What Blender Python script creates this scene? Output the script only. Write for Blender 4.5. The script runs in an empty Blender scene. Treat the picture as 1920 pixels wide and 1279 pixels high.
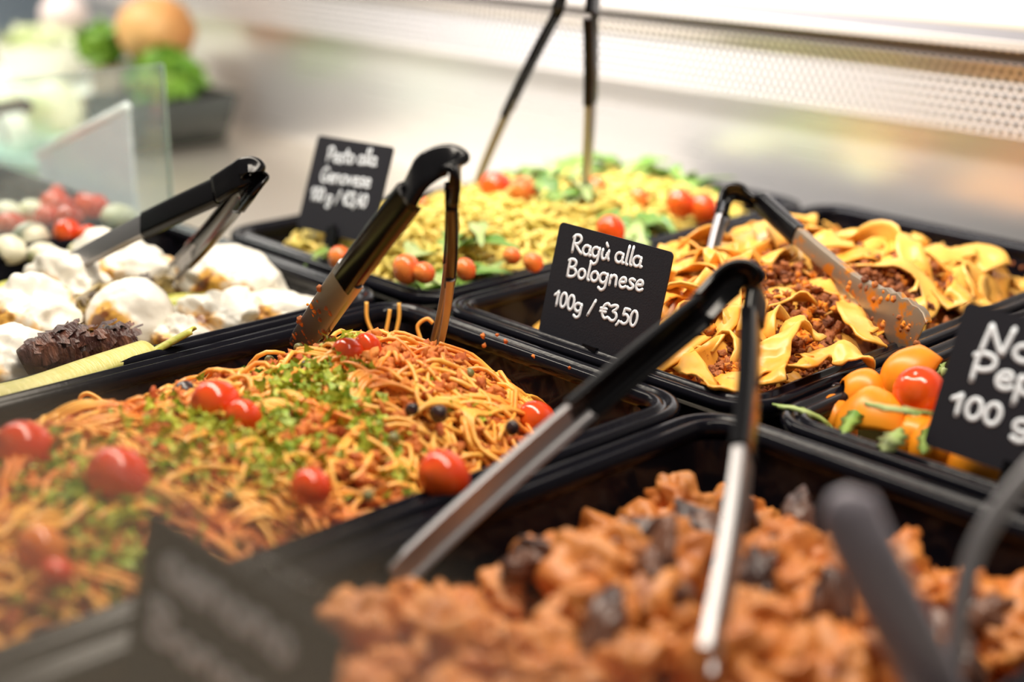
import bpy, math, random
import numpy as np
from mathutils import Vector, Matrix, noise

random.seed(7)
rng = np.random.default_rng(7)
sc = bpy.context.scene
COL = sc.collection
S = 0.30          # one layout unit = 30 cm (camera height above the pan rims)
Z0 = 1.0          # height of the pan rims above the shop floor, metres
R = math.radians

# ------------------------------------------------------------------ camera
FPX = 2667.0
P_, R_, Y_ = 0.32637506, 0.00859979, 0.81249054
fw = np.array([-math.sin(Y_) * math.cos(P_), math.cos(Y_) * math.cos(P_), -math.sin(P_)])
r0 = np.array([math.cos(Y_), math.sin(Y_), 0.0])
u0 = np.cross(r0, fw)
rt = r0 * math.cos(R_) + u0 * math.sin(R_)
up = u0 * math.cos(R_) - r0 * math.sin(R_)
cam_d = bpy.data.cameras.new('camera')
cam = bpy.data.objects.new('camera', cam_d)
COL.objects.link(cam)
sc.camera = cam
cam.matrix_world = Matrix(((rt[0], up[0], -fw[0], 0), (rt[1], up[1], -fw[1], 0), (rt[2], up[2], -fw[2], Z0 + S), (0, 0, 0, 1)))
cam_d.lens = 50.0
cam_d.sensor_width = 36.0
cam_d.clip_start = 0.01
cam_d.dof.use_dof = True
cam_d.dof.focus_distance = 3.0 * S
cam_d.dof.aperture_fstop = 2.6

# ------------------------------------------------------------------ light
sc.view_settings.view_transform = 'Standard'
sc.view_settings.look = 'None'
sc.view_settings.gamma = 1.0
sc.view_settings.use_curve_mapping = False
sc.view_settings.exposure = 0.0
world = bpy.data.worlds.new('shop_light')
sc.world = world
world.use_nodes = True
bgn = world.node_tree.nodes['Background']
bgn.inputs[0].default_value = (1.0, 0.93, 0.86, 1)
bgn.inputs[1].default_value = 0.20


def area_light(name, loc, size, size_y, power, color, target=None, spread=180):
    l = bpy.data.lights.new(name, 'AREA')
    l.shape = 'RECTANGLE'
    l.size = size * S
    l.size_y = size_y * S
    l.energy = power
    l.color = color
    l.spread = R(spread)
    o = bpy.data.objects.new(name, l)
    o.location = (loc[0] * S, loc[1] * S, Z0 + loc[2] * S)
    if target is not None:
        d = Vector(((target[0] - loc[0]), (target[1] - loc[1]), (target[2] - loc[2])))
        o.rotation_euler = d.to_track_quat('-Z', 'Y').to_euler()
    COL.objects.link(o)
    return o


area_light('case_lamp_row', (-2.4, 2.0, 2.6), 5.0, 0.5, 18, (1.0, 0.90, 0.76), (-2.4, 1.9, 0))
area_light('back_lamp_row', (-3.5, 2.9, 1.7), 2.4, 0.25, 5.0, (1.0, 0.97, 0.97), (-3.5, 3.85, 0.1), 110)
area_light('produce_lamp', (-7.2, 2.0, 2.6), 2.4, 1.5, 12, (1.0, 0.96, 0.88), (-7.0, 2.2, 0), 140)


# ------------------------------------------------------------------ helpers
def W(p):
    return Vector((p[0] * S, p[1] * S, Z0 + p[2] * S))


def ray(u, v):
    return (u - 960) * rt - (v - 639.5) * up + FPX * fw


CAMP = np.array([0.0, 0.0, 1.0])


def pt(u, v, z):                      # point at height z
    d = ray(u, v)
    return CAMP + d * ((z - 1.0) / d[2])


def pd(u, v, d):                      # point at distance d
    return CAMP + ray(u, v) / FPX * d


def py(u, v, y):                      # point at depth y of the counter
    d = ray(u, v)
    return CAMP + d * (y / d[1])


class MB:
    def __init__(self):
        self.v = []
        self.f = []

    def add(self, verts, faces):
        b = len(self.v)
        self.v.extend(verts)
        self.f.extend([tuple(i + b for i in f) for f in faces])

    def grid(self, rows, closed_u=False, closed_v=False, flip=False):
        n, m = len(rows), len(rows[0])
        b = len(self.v)
        for r in rows:
            self.v.extend(r)
        for i in range(n if closed_v else n - 1):
            for j in range(m if closed_u else m - 1):
                a = b + i * m + j
                c = b + i * m + (j + 1) % m
                d = b + ((i + 1) % n) * m + (j + 1) % m
                e = b + ((i + 1) % n) * m + j
                self.f.append((a, e, d, c) if flip else (a, c, d, e))
        return b

    def box(self, lo, hi):
        x0, y0, z0 = lo
        x1, y1, z1 = hi
        self.add([(x0, y0, z0), (x1, y0, z0), (x1, y1, z0), (x0, y1, z0), (x0, y0, z1), (x1, y0, z1), (x1, y1, z1), (x0, y1, z1)],
                 [(0, 3, 2, 1), (4, 5, 6, 7), (0, 1, 5, 4), (1, 2, 6, 5), (2, 3, 7, 6), (3, 0, 4, 7)])

    def tube(self, path, r, n=6, cap=True):
        P = np.asarray(path, float)
        T = np.gradient(P, axis=0)
        T /= np.linalg.norm(T, axis=1)[:, None] + 1e-12
        ref = np.array([0, 0, 1.0]) if abs(T[0][2]) < 0.9 else np.array([1.0, 0, 0])
        rows = []
        a = np.cross(T[0], ref)
        ang = np.linspace(0, 2 * math.pi, n, endpoint=False)
        for i in range(len(P)):
            a = a - T[i] * (a @ T[i])
            a /= np.linalg.norm(a) + 1e-12
            b = np.cross(T[i], a)
            ri = r[i] if hasattr(r, '__len__') else r
            rows.append([tuple(P[i] + ri * (math.cos(t) * a + math.sin(t) * b)) for t in ang])
        b0 = self.grid(rows, closed_u=True)
        if cap:
            self.f.append(tuple(b0 + k for k in reversed(range(n))))
            e = b0 + (len(P) - 1) * n
            self.f.append(tuple(e + k for k in range(n)))

    def sweep(self, path, sides, prof_fn, cap=True):
        """closed profile (list of (side, depth)) swept along path; sides = side vector per point, depth dir = T x side"""
        P = np.asarray(path, float)
        T = np.gradient(P, axis=0)
        T /= np.linalg.norm(T, axis=1)[:, None] + 1e-12
        rows = []
        for i in range(len(P)):
            s = np.asarray(sides[i] if np.ndim(sides) == 2 else sides, float)
            s = s - T[i] * (s @ T[i])
            s /= np.linalg.norm(s) + 1e-12
            d = np.cross(T[i], s)
            rows.append([tuple(P[i] + a * s + b * d) for a, b in prof_fn(i / (len(P) - 1))])
        b0 = self.grid(rows, closed_u=True)
        n = len(rows[0])
        if cap:
            self.f.append(tuple(b0 + k for k in reversed(range(n))))
            e = b0 + (len(P) - 1) * n
            self.f.append(tuple(e + k for k in range(n)))

    def build(self, name, mat, parent=None, smooth=True, origin=None, auto=None):
        me = bpy.data.meshes.new(name)
        V = np.asarray(self.v, float)
        V = V * S
        V[:, 2] += Z0
        if parent is not None:
            V = V - np.array(parent.location)
        elif origin is not None:
            V = V - np.array(W(origin))
        me.from_pydata(V.tolist(), [], self.f)
        me.update()
        if smooth:
            me.polygons.foreach_set('use_smooth', [True] * len(me.polygons))
        if isinstance(mat, (list, tuple)):
            for m in mat:
                me.materials.append(m)
        else:
            me.materials.append(mat)
        o = bpy.data.objects.new(name, me)
        COL.objects.link(o)
        if parent is not None:
            o.parent = parent
        elif origin is not None:
            o.location = W(origin)
        if auto is not None:
            for e in me.edges:
                pass
            me.set_sharp_from_angle(angle=R(auto))
        return o


def tag(o, label=None, cat=None, group=None, kind=None):
    if label:
        o['label'] = label
    if cat:
        o['category'] = cat
    if group:
        o['group'] = group
    if kind:
        o['kind'] = kind
    return o


def empty(name, p, label, cat, group=None):
    o = bpy.data.objects.new(name, None)
    o.empty_display_size = 0.02
    o.location = W(p)
    COL.objects.link(o)
    return tag(o, label, cat, group)


def smooth_path(pts, n=10):
    """Catmull-Rom through the points"""
    P = [np.asarray(p, float) for p in pts]
    P = [2 * P[0] - P[1]] + P + [2 * P[-1] - P[-2]]
    out = []
    for i in range(1, len(P) - 2):
        for k in range(n):
            t = k / n
            a, b, c, d = P[i - 1], P[i], P[i + 1], P[i + 2]
            out.append(0.5 * ((2 * b) + (-a + c) * t + (2 * a - 5 * b + 4 * c - d) * t * t + (-a + 3 * b - 3 * c + d) * t ** 3))
    out.append(P[-2])
    return np.array(out)


def nz(x, y, z=0.0):
    return noise.noise((x, y, z))


_ico = {}


def ico(sub):
    if sub in _ico:
        return _ico[sub]
    import bmesh
    bm = bmesh.new()
    bmesh.ops.create_icosphere(bm, subdivisions=sub, radius=1.0)
    bm.verts.ensure_lookup_table()
    v = np.array([tuple(q.co) for q in bm.verts])
    f = [tuple(q.index for q in p.verts) for p in bm.faces]
    bm.free()
    _ico[sub] = (v, f)
    return _ico[sub]


def rot_rand():
    q = rng.normal(size=4)
    q /= np.linalg.norm(q)
    w, x, y, z = q
    return np.array([[1 - 2 * (y * y + z * z), 2 * (x * y - z * w), 2 * (x * z + y * w)],
                     [2 * (x * y + z * w), 1 - 2 * (x * x + z * z), 2 * (y * z - x * w)],
                     [2 * (x * z - y * w), 2 * (y * z + x * w), 1 - 2 * (x * x + y * y)]])


def blob(mb, c, rad, sub=2, amp=0.25, freq=1.6, rot=True):
    v, f = ico(sub)
    off = rng.uniform(-50, 50, 3)
    rad = np.asarray(rad, float) * np.ones(3)
    k = np.array([1 + amp * noise.noise(tuple(p * freq + off)) + (amp * .5 * noise.noise(tuple(p * freq * 2.7 + off)) if sub > 1 else 0) for p in v])
    q = v * k[:, None] * rad
    if rot:
        q = q @ rot_rand().T
    mb.add([tuple(p) for p in q + np.asarray(c)], f)


# ------------------------------------------------------------------ materials
def new_mat(name):
    m = bpy.data.materials.new(name)
    m.use_nodes = True
    nt = m.node_tree
    return m, nt, nt.nodes['Principled BSDF']


def mat(name, color, rough=0.5, metal=0.0, spec=0.5, coat=0.0, sss=0.0, bump=0.0, bscale=60.0, color2=None, nscale=20.0, lo=0.4, hi=0.6, color3=None, n3=8.0, lo3=.5, hi3=.6, stretch=None, alpha=None):
    m, nt, b = new_mat(name)
    N, L = nt.nodes, nt.links
    b.inputs['Base Color'].default_value = (*color, 1)
    b.inputs['Roughness'].default_value = rough
    b.inputs['Metallic'].default_value = metal
    b.inputs['Specular IOR Level'].default_value = spec
    b.inputs['Coat Weight'].default_value = coat
    b.inputs['Coat Roughness'].default_value = 0.08
    if sss:
        b.inputs['Subsurface Weight'].default_value = sss
        b.inputs['Subsurface Radius'].default_value = (0.006, 0.003, 0.0015)
        b.inputs['Subsurface Scale'].default_value = 1.0
    tc = N.new('ShaderNodeTexCoord')
    vec = tc.outputs['Object']
    if stretch:
        mp = N.new('ShaderNodeMapping')
        mp.inputs['Scale'].default_value = stretch
        L.new(vec, mp.inputs['Vector'])
        vec = mp.outputs['Vector']
    src = None

    def layer(prev, col, scale, a, c, detail=4.0):
        t = N.new('ShaderNodeTexNoise')
        t.inputs['Scale'].default_value = scale
        t.inputs['Detail'].default_value = detail
        t.inputs['Roughness'].default_value = 0.6
        L.new(vec, t.inputs['Vector'])
        mr = N.new('ShaderNodeMapRange')
        mr.inputs['From Min'].default_value = a
        mr.inputs['From Max'].default_value = c
        L.new(t.outputs['Fac'], mr.inputs['Value'])
        mx = N.new('ShaderNodeMix')
        mx.data_type = 'RGBA'
        L.new(mr.outputs['Result'], mx.inputs['Factor'])
        if prev is None:
            mx.inputs['A'].default_value = (*color, 1)
        else:
            L.new(prev, mx.inputs['A'])
        mx.inputs['B'].default_value = (*col, 1)
        return mx.outputs['Result']
    if color2:
        src = layer(None, color2, nscale, lo, hi)
    if color3:
        src = layer(src, color3, n3, lo3, hi3)
    if src is not None:
        L.new(src, b.inputs['Base Color'])
    if bump:
        t = N.new('ShaderNodeTexNoise')
        t.inputs['Scale'].default_value = bscale
        t.inputs['Detail'].default_value = 5
        L.new(vec, t.inputs['Vector'])
        bp = N.new('ShaderNodeBump')
        bp.inputs['Strength'].default_value = bump
        bp.inputs['Distance'].default_value = 0.002
        L.new(t.outputs['Fac'], bp.inputs['Height'])
        L.new(bp.outputs['Normal'], b.inputs['Normal'])
    return m


M = {}
M['pan'] = mat('black_pan_plastic', (0.005, 0.005, 0.008), rough=0.14, spec=0.12, bump=0.03, bscale=300)
M['black'] = mat('black_grip_plastic', (0.004, 0.004, 0.005), rough=0.16, spec=0.25)
M['matte_black'] = mat('chalkboard_black', (0.011, 0.011, 0.017), rough=0.55, spec=0.3, bump=0.12, bscale=900)
M['chalk'] = mat('chalk_white', (0.80, 0.85, 0.92), rough=0.8, color2=(0.5, 0.54, 0.6), nscale=900, lo=.55, hi=.75)
M['steel'] = mat('tong_steel', (0.35, 0.34, 0.35), rough=0.44, metal=1.0)
M['saucy_steel'] = mat('saucy_steel', (0.36, 0.29, 0.22), rough=0.42, metal=0.75, color2=(0.74, 0.28, 0.03), nscale=70, lo=.50, hi=.60)
M['spag'] = mat('spaghetti', (0.90, 0.46, 0.08), rough=0.34, spec=0.5, sss=0.0, color2=(0.82, 0.24, 0.03), nscale=20, lo=.45, hi=.62)
M['sauce'] = mat('tomato_tuna_sauce', (0.66, 0.20, 0.04), rough=0.6, spec=0.25, bump=0.8, bscale=180, color2=(0.42, 0.085, 0.02), nscale=60, color3=(0.78, 0.30, 0.06), n3=35, lo3=.55, hi3=.7)
M['parsley'] = mat('parsley', (0.22, 0.34, 0.02), rough=0.5, color2=(0.50, 0.52, 0.05), nscale=70, lo=.4, hi=.6)
M['dark_parsley'] = mat('dark_parsley', (0.05, 0.19, 0.02), rough=0.45, color2=(0.14, 0.32, 0.04), nscale=60)
M['tomato'] = mat('cherry_tomato_skin', (0.70, 0.050, 0.008), rough=0.14, spec=0.5, coat=0.2, color2=(0.80, 0.16, 0.015), nscale=14, lo=.45, hi=.75)
M['orange_tomato'] = mat('orange_tomato_skin', (0.72, 0.22, 0.03), rough=0.2, coat=0.3, color2=(0.78, 0.13, 0.02), nscale=14)
M['olive'] = mat('black_olive', (0.02, 0.012, 0.014), rough=0.25, color2=(0.06, 0.03, 0.03), nscale=40)
M['caper'] = mat('caper', (0.16, 0.17, 0.05), rough=0.4, color2=(0.24, 0.2, 0.07), nscale=60)
M['ribbon'] = mat('pappardelle', (0.90, 0.49, 0.095), rough=0.34, spec=0.5, color2=(0.86, 0.34, 0.03), nscale=16, lo=.48, hi=.68, color3=(0.50, 0.12, 0.015), n3=140, lo3=.66, hi3=.74)
M['mince'] = mat('beef_mince', (0.40, 0.135, 0.05), rough=0.7, spec=0.2, bump=0.8, bscale=300, color2=(0.19, 0.07, 0.04), nscale=45, lo=.48, hi=.6, color3=(0.84, 0.27, 0.025), n3=60, lo3=.52, hi3=.60)
M['trofie'] = mat('pesto_pasta', (0.78, 0.58, 0.13), rough=0.4, color2=(0.62, 0.52, 0.10), nscale=30)
M['pesto_bed'] = mat('pesto_bed', (0.62, 0.46, 0.10), rough=0.5, bump=0.8, bscale=120, color2=(0.30, 0.34, 0.05), nscale=30, lo=.5, hi=.65)
M['rocket'] = mat('rocket_leaf', (0.10, 0.23, 0.03), rough=0.4, color2=(0.22, 0.34, 0.06), nscale=25)
M['pale_leaf'] = mat('pale_leaf', (0.26, 0.38, 0.10), rough=0.4, color2=(0.38, 0.46, 0.18), nscale=25)
M['tomato_cut'] = mat('tomato_flesh', (0.78, 0.10, 0.02), rough=0.25, coat=0.2, color2=(0.84, 0.25, 0.05), nscale=20)
M['cheese'] = mat('burrata_cheese', (0.86, 0.82, 0.73), rough=0.35, spec=0.5, bump=0.35, bscale=60, color2=(0.74, 0.40, 0.08), nscale=14, lo=.54, hi=.60, color3=(0.20, 0.06, 0.012), n3=16, lo3=.60, hi3=.635)
M['radicchio'] = mat('grilled_radicchio', (0.055, 0.018, 0.014), rough=0.4, bump=1.0, bscale=110, color2=(0.20, 0.075, 0.045), nscale=45, lo=.5, hi=.7, stretch=(1, 3, 1))
M['pale_radicchio'] = mat('grilled_chicory', (0.42, 0.30, 0.10), rough=0.4, bump=1.0, bscale=110, color2=(0.05, 0.03, 0.02), nscale=30, lo=.5, hi=.62)
M['leek'] = mat('leek_stalk', (0.62, 0.56, 0.20), rough=0.35, color2=(0.50, 0.47, 0.12), nscale=60, stretch=(1, 9, 1), bump=.25, bscale=90)
M['leek_green'] = mat('green_leek', (0.42, 0.45, 0.06), rough=0.35, color2=(0.55, 0.52, 0.12), nscale=60, stretch=(1, 9, 1))
M['aub'] = mat('stewed_chunk', (0.52, 0.155, 0.028), rough=0.45, bump=0.7, bscale=120, color2=(0.62, 0.24, 0.055), nscale=35, color3=(0.30, 0.10, 0.04), n3=45, lo3=.55, hi3=.7)
M['aub_dark'] = mat('aubergine_skin', (0.045, 0.028, 0.028), rough=0.3, bump=0.6, bscale=100, color2=(0.17, 0.075, 0.045), nscale=30)
M['squash'] = mat('orange_pasta', (0.86, 0.23, 0.008), rough=0.35, color2=(0.88, 0.32, 0.015), nscale=18, color3=(0.75, 0.2, 0.02), n3=40, lo3=.6, hi3=.75)
M['mozz'] = mat('mozzarella', (0.84, 0.80, 0.62), rough=0.35, color2=(0.17, 0.22, 0.03), nscale=22, lo=.56, hi=.66)
M['cucumber'] = mat('pale_slice', (0.84, 0.80, 0.62), rough=0.4, color2=(0.74, 0.72, 0.45), nscale=20)


def steel_brushed(name, base, rough, stretch, amt=0.12, metal=1.0):
    m, nt, b = new_mat(name)
    N, L = nt.nodes, nt.links
    b.inputs['Metallic'].default_value = metal
    b.inputs['Base Color'].default_value = (*base, 1)
    tc = N.new('ShaderNodeTexCoord')
    mp = N.new('ShaderNodeMapping')
    mp.inputs['Scale'].default_value = stretch
    t = N.new('ShaderNodeTexNoise')
    t.inputs['Scale'].default_value = 1.0
    t.inputs['Detail'].default_value = 4
    L.new(tc.outputs['Object'], mp.inputs['Vector'])
    L.new(mp.outputs['Vector'], t.inputs['Vector'])
    mr = N.new('ShaderNodeMapRange')
    mr.inputs['To Min'].default_value = rough - amt
    mr.inputs['To Max'].default_value = rough + amt
    L.new(t.outputs['Fac'], mr.inputs['Value'])
    L.new(mr.outputs['Result'], b.inputs['Roughness'])
    return m


M['wall_steel'] = steel_brushed('brushed_wall_steel', (0.84, 0.82, 0.81), 0.29, (4, 4, 400), 0.05, 0.76)
M['deck_steel'] = steel_brushed('deck_steel', (0.72, 0.66, 0.58), 0.38, (3, 300, 3), 0.08)
M['ledge_steel'] = steel_brushed('ledge_steel', (0.60, 0.58, 0.57), 0.32, (3, 300, 3), 0.05)
M['ledge_grey'] = mat('grey_ledge_enamel', (0.20, 0.19, 0.20), rough=0.6, spec=0.2)
M['lip_steel'] = steel_brushed('lip_steel', (0.66, 0.62, 0.58), 0.4, (3, 300, 3), 0.05, 0.4)
M['white_wall'] = mat('white_wall_paint', (0.90, 0.90, 0.92), rough=0.6)
M['strip_tan'] = mat('strip_tan', (0.50, 0.43, 0.32), rough=0.5)
M['cream'] = mat('cream_strip', (0.80, 0.72, 0.58), rough=0.5)


def perforated():
    m, nt, b = new_mat('perforated_steel')
    N, L = nt.nodes, nt.links
    b.inputs['Metallic'].default_value = 0.5
    b.inputs['Base Color'].default_value = (0.86, 0.84, 0.85, 1)
    b.inputs['Roughness'].default_value = 0.34
    uv = N.new('ShaderNodeUVMap')
    sep = N.new('ShaderNodeSeparateXYZ')
    L.new(uv.outputs['UV'], sep.inputs['Vector'])

    def mt(op, a, b_=None):
        n = N.new('ShaderNodeMath')
        n.operation = op
        for i, q in enumerate((a, b_)):
            if q is None:
                continue
            if isinstance(q, (int, float)):
                n.inputs[i].default_value = q
            else:
                L.new(q, n.inputs[i])
        return n.outputs[0]

    def lattice(ox, oy):
        # rectangular lattice 1 x sqrt3, UV given in hole pitches
        fx = mt('SUBTRACT', mt('FRACT', mt('ADD', sep.outputs[0], ox)), 0.5)
        fy = mt('MULTIPLY', mt('SUBTRACT', mt('FRACT', mt('ADD', mt('DIVIDE', sep.outputs[1], 1.732), oy)), 0.5), 1.732)
        return mt('SQRT', mt('ADD', mt('MULTIPLY', fx, fx), mt('MULTIPLY', fy, fy)))
    d = mt('MINIMUM', lattice(0, 0), lattice(0.5, 0.5))
    hole = mt('LESS_THAN', d, 0.30)
    tr = N.new('ShaderNodeBsdfTransparent')
    mx = N.new('ShaderNodeMixShader')
    L.new(hole, mx.inputs[0])
    L.new(b.outputs[0], mx.inputs[1])
    L.new(tr.outputs[0], mx.inputs[2])
    L.new(mx.outputs[0], nt.nodes['Material Output'].inputs[0])
    # rounded punched lip round each hole
    mr = N.new('ShaderNodeMapRange')
    mr.inputs['From Min'].default_value = 0.29
    mr.inputs['From Max'].default_value = 0.40
    L.new(d, mr.inputs['Value'])
    bp = N.new('ShaderNodeBump')
    bp.inputs['Strength'].default_value = 0.4
    bp.inputs['Distance'].default_value = 0.001
    L.new(mr.outputs[0], bp.inputs['Height'])
    L.new(bp.outputs[0], b.inputs['Normal'])
    return m


M['perf'] = perforated()
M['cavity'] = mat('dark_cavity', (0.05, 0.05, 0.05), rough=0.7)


def glass(name, tint, haze, gloss=1.0, haze_col=(0.9, 0.85, 0.78)):  # the diffuse share lays an even pale veil over the glass
    m, nt, b = new_mat(name)
    N, L = nt.nodes, nt.links
    N.remove(b)
    tr = N.new('ShaderNodeBsdfTransparent')
    tr.inputs[0].default_value = (*tint, 1)
    gl = N.new('ShaderNodeBsdfGlossy')
    gl.inputs['Roughness'].default_value = 0.03
    fr = N.new('ShaderNodeFresnel')
    fr.inputs[0].default_value = 1.45
    mu = N.new('ShaderNodeMath')
    mu.operation = 'MULTIPLY'
    mu.inputs[1].default_value = gloss
    L.new(fr.outputs[0], mu.inputs[0])
    mx = N.new('ShaderNodeMixShader')
    L.new(mu.outputs[0], mx.inputs[0])
    L.new(tr.outputs[0], mx.inputs[1])
    L.new(gl.outputs[0], mx.inputs[2])
    df = N.new('ShaderNodeBsdfDiffuse')
    df.inputs[0].default_value = (*haze_col, 1)
    tl = N.new('ShaderNodeBsdfTranslucent')
    tl.inputs[0].default_value = (*haze_col, 1)
    ad = N.new('ShaderNodeMixShader')
    ad.inputs[0].default_value = 0.5
    L.new(df.outputs[0], ad.inputs[1])
    L.new(tl.outputs[0], ad.inputs[2])
    m2 = N.new('ShaderNodeMixShader')
    m2.inputs[0].default_value = haze
    L.new(mx.outputs[0], m2.inputs[1])
    L.new(ad.outputs[0], m2.inputs[2])
    L.new(m2.outputs[0], nt.nodes['Material Output'].inputs[0])
    return m


M['front_glass'] = glass('smeared_front_glass', (0.97, 0.96, 0.95), 0.010, 0.30, (0.85, 0.68, 0.48))  # small brownish diffuse share makes the pane hazy
M['divider_glass'] = glass('divider_glass', (0.92, 0.97, 0.96), 0.10, 1.0, (0.82, 0.95, 0.97))  # bluish white diffuse share stands in for bright reflections on the pane
M['milky_acrylic'] = glass('milky_acrylic', (0.95, 0.98, 0.98), 0.75, 0.6, (0.90, 0.94, 0.98))  # mostly diffuse white, paints the bright reflected veil of the divider
M['glass_edge'] = mat('green_glass_edge', (0.55, 0.76, 0.70), rough=0.2)
M['acrylic'] = mat('acrylic_strip', (0.92, 0.95, 0.97), rough=0.25)  # plain white that paints the diagonal light streak

# ------------------------------------------------------------------ the setting
DECK = -0.27
WY = 3.85
fl = MB()
fl.box((-24, -9, -Z0 / S - .1), (8, 9, -Z0 / S))
tag(fl.build('floor', M['cream'], smooth=False), kind='structure')
wb = MB()
wb.box((-10.5, WY, DECK - 0.3), (3.0, WY + 0.1, 0.30))
tag(wb.build('wall_back', M['wall_steel'], smooth=False), kind='structure')
wu = MB()
wu.box((-10.5, WY + 0.43, 0.30), (3.0, WY + 0.75, 2.4))
tag(wu.build('wall_back_upper', M['white_wall'], smooth=False), kind='structure')
wl = MB()
wl.box((-10.7, -2.0, -Z0 / S), (-10.5, WY + 0.75, 2.4))
tag(wl.build('wall_left', M['white_wall'], smooth=False), kind='structure')

# perforated air grille: vertical face, rounded fold, sloping top face
pitch = 0.0285
PX0, PX1 = -10.4, 3.0
prof = [(WY - 0.055, 0.252), (WY - 0.06, 0.262), (WY - 0.06, 0.420), (WY - 0.066, 0.435), (WY - 0.108, 0.522)]
gr = MB()
gr.grid([[(PX0, y, z), (PX1, y, z)] for y, z in prof], flip=True)
go = gr.build('trim_1', M['perf'], smooth=False)
uvl = go.data.uv_layers.new(name='UVMap')
acc = [0.0]
for a, b in zip(prof[:-1], prof[1:]):
    acc.append(acc[-1] + math.hypot(b[0] - a[0], b[1] - a[1]))
for poly in go.data.polygons:
    for li in poly.loop_indices:
        vi = go.data.loops[li].vertex_index
        uvl.data[li].uv = ((PX1 - PX0) / pitch if vi % 2 else 0.0, acc[vi // 2] / pitch)
tag(go, 'perforated steel air grille running along the top of the steel back wall', None, None, 'structure')
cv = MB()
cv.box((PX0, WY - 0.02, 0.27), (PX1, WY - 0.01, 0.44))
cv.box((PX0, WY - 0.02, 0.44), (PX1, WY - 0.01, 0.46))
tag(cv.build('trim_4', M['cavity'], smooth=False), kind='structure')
ld = MB()
ld.box((PX0, WY - 0.10, 0.47), (PX1, WY + 0.45, 0.522))
tag(ld.build('trim_2', M['ledge_grey'], smooth=False), kind='structure')
lp_ = MB()
lp_.box((PX0, WY - 0.128, 0.513), (PX1, WY - 0.10, 0.536))
tag(lp_.build('trim_5', M['lip_steel'], smooth=False), kind='structure')
cs = MB()
cs.box((PX0, WY + 0.30, 0.52), (PX1, WY + 0.43, 0.53))
tag(cs.build('trim_3', M['strip_tan'], smooth=False), kind='structure')

cn = empty('display_counter', (-2.5, 2.0, DECK - 0.2), 'long steel deli counter top carrying all the black food pans', 'counter')
b = MB()
b.box((-10.4, 0.30, DECK - 0.05), (2.5, WY, DECK))
b.build('deck', M['deck_steel'], cn, smooth=False)
b = MB()
b.box((-10.4, 0.32, -Z0 / S), (2.5, WY - .02, DECK - 0.05))
b.build('cabinet_body', M['ledge_steel'], cn, smooth=False)

# ------------------------------------------------------------------ pans
def rrect(x0, x1, y0, y1, r, z, n=8):
    pts = []
    for cx, cy, a0 in ((x1 - r, y1 - r, 0), (x0 + r, y1 - r, 90), (x0 + r, y0 + r, 180), (x1 - r, y0 + r, 270)):
        for k in range(n + 1):
            a = R(a0 + 90 * k / n)
            pts.append((cx + r * math.cos(a), cy + r * math.sin(a), z))
    return pts


def pan(x0, x1, y0, y1, label, depth=0.262):
    root = empty('food_pan', ((x0 + x1) / 2, (y0 + y1) / 2, DECK), label, 'food pan', 'black deli pans on the counter')
    # rim: raised double bead round the top
    pr = [(0.030, -0.030), (0.002, -0.034), (0.0, -0.012), (0.004, -0.003), (0.012, 0.0), (0.022, -0.001), (0.026, -0.007), (0.034, -0.007), (0.038, -0.001),
          (0.047, 0.0), (0.054, -0.004), (0.058, -0.014), (0.060, -0.030), (0.052, -0.034)]
    m = MB()
    rows = [rrect(x0 + i, x1 - i, y0 + i, y1 - i, max(0.03, 0.105 - i), z) for i, z in pr]
    m.grid(rows, closed_u=True, closed_v=True, flip=True)
    m.build('rim', M['pan'], root)
    m = MB()
    pr = [(0.035, -0.030), (0.062, -depth * .9), (0.075, -depth), (0.2, -depth)]
    inn = [(0.2, -depth + 0.01), (0.095, -depth + 0.012), (0.083, -depth + 0.03), (0.060, -0.055), (0.056, -0.03)]
    rows = [rrect(x0 + i, x1 - i, y0 + i, y1 - i, max(0.03, 0.11 - i * .4), z) for i, z in pr + inn]
    m.grid(rows, closed_u=True, closed_v=False, flip=True)
    k = len(rows[0])
    b0 = 3 * k
    m.f.append(tuple(b0 + i for i in reversed(range(k))))
    b0 = 4 * k
    m.f.append(tuple(b0 + i for i in range(k)))
    m.build('basin', M['pan'], root)
    return root


PANS = dict(spag=(-2.58, -1.63, 0.42, 2.06), stew=(-1.615, -0.67, 0.42, 2.06), burr=(-3.65, -2.595, 0.50, 2.06),
            pesto=(-3.43, -2.50, 2.085, 3.66), bol=(-2.485, -1.53, 2.085, 3.70), nduja=(-1.515, -0.57, 2.085, 3.66), tom=(-4.75, -3.735, 0.60, 2.03))
pan(*PANS['spag'], 'black plastic pan full of spaghetti with cherry tomatoes and parsley')
pan(*PANS['stew'], 'black plastic pan nearest the viewer, holding a chunky orange brown stew')
pan(*PANS['burr'], 'black plastic pan of white burrata cheeses and grilled vegetables')
pan(*PANS['pesto'], 'black plastic pan of green pesto pasta against the steel back wall')
pan(*PANS['bol'], 'black plastic pan of pappardelle with minced meat behind the small sign')
pan(*PANS['nduja'], 'black plastic pan of orange pasta pieces and leaves behind the stew')
pan(*PANS['tom'], 'black plastic pan of tomatoes and mozzarella behind the glass divider')


def bumpfn(pan_, base, top, px=4, py_=4):
    x0, x1, y0, y1 = PANS[pan_]
    cx, cy, hx, hy = (x0 + x1) / 2, (y0 + y1) / 2, (x1 - x0) / 2 - .07, (y1 - y0) / 2 - .07

    def f(x, y):
        u, v = (x - cx) / hx, (y - cy) / hy
        k = max(0, 1 - abs(u) ** px) * max(0, 1 - abs(v) ** py_)
        return base + (top - base) * k
    return f


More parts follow.
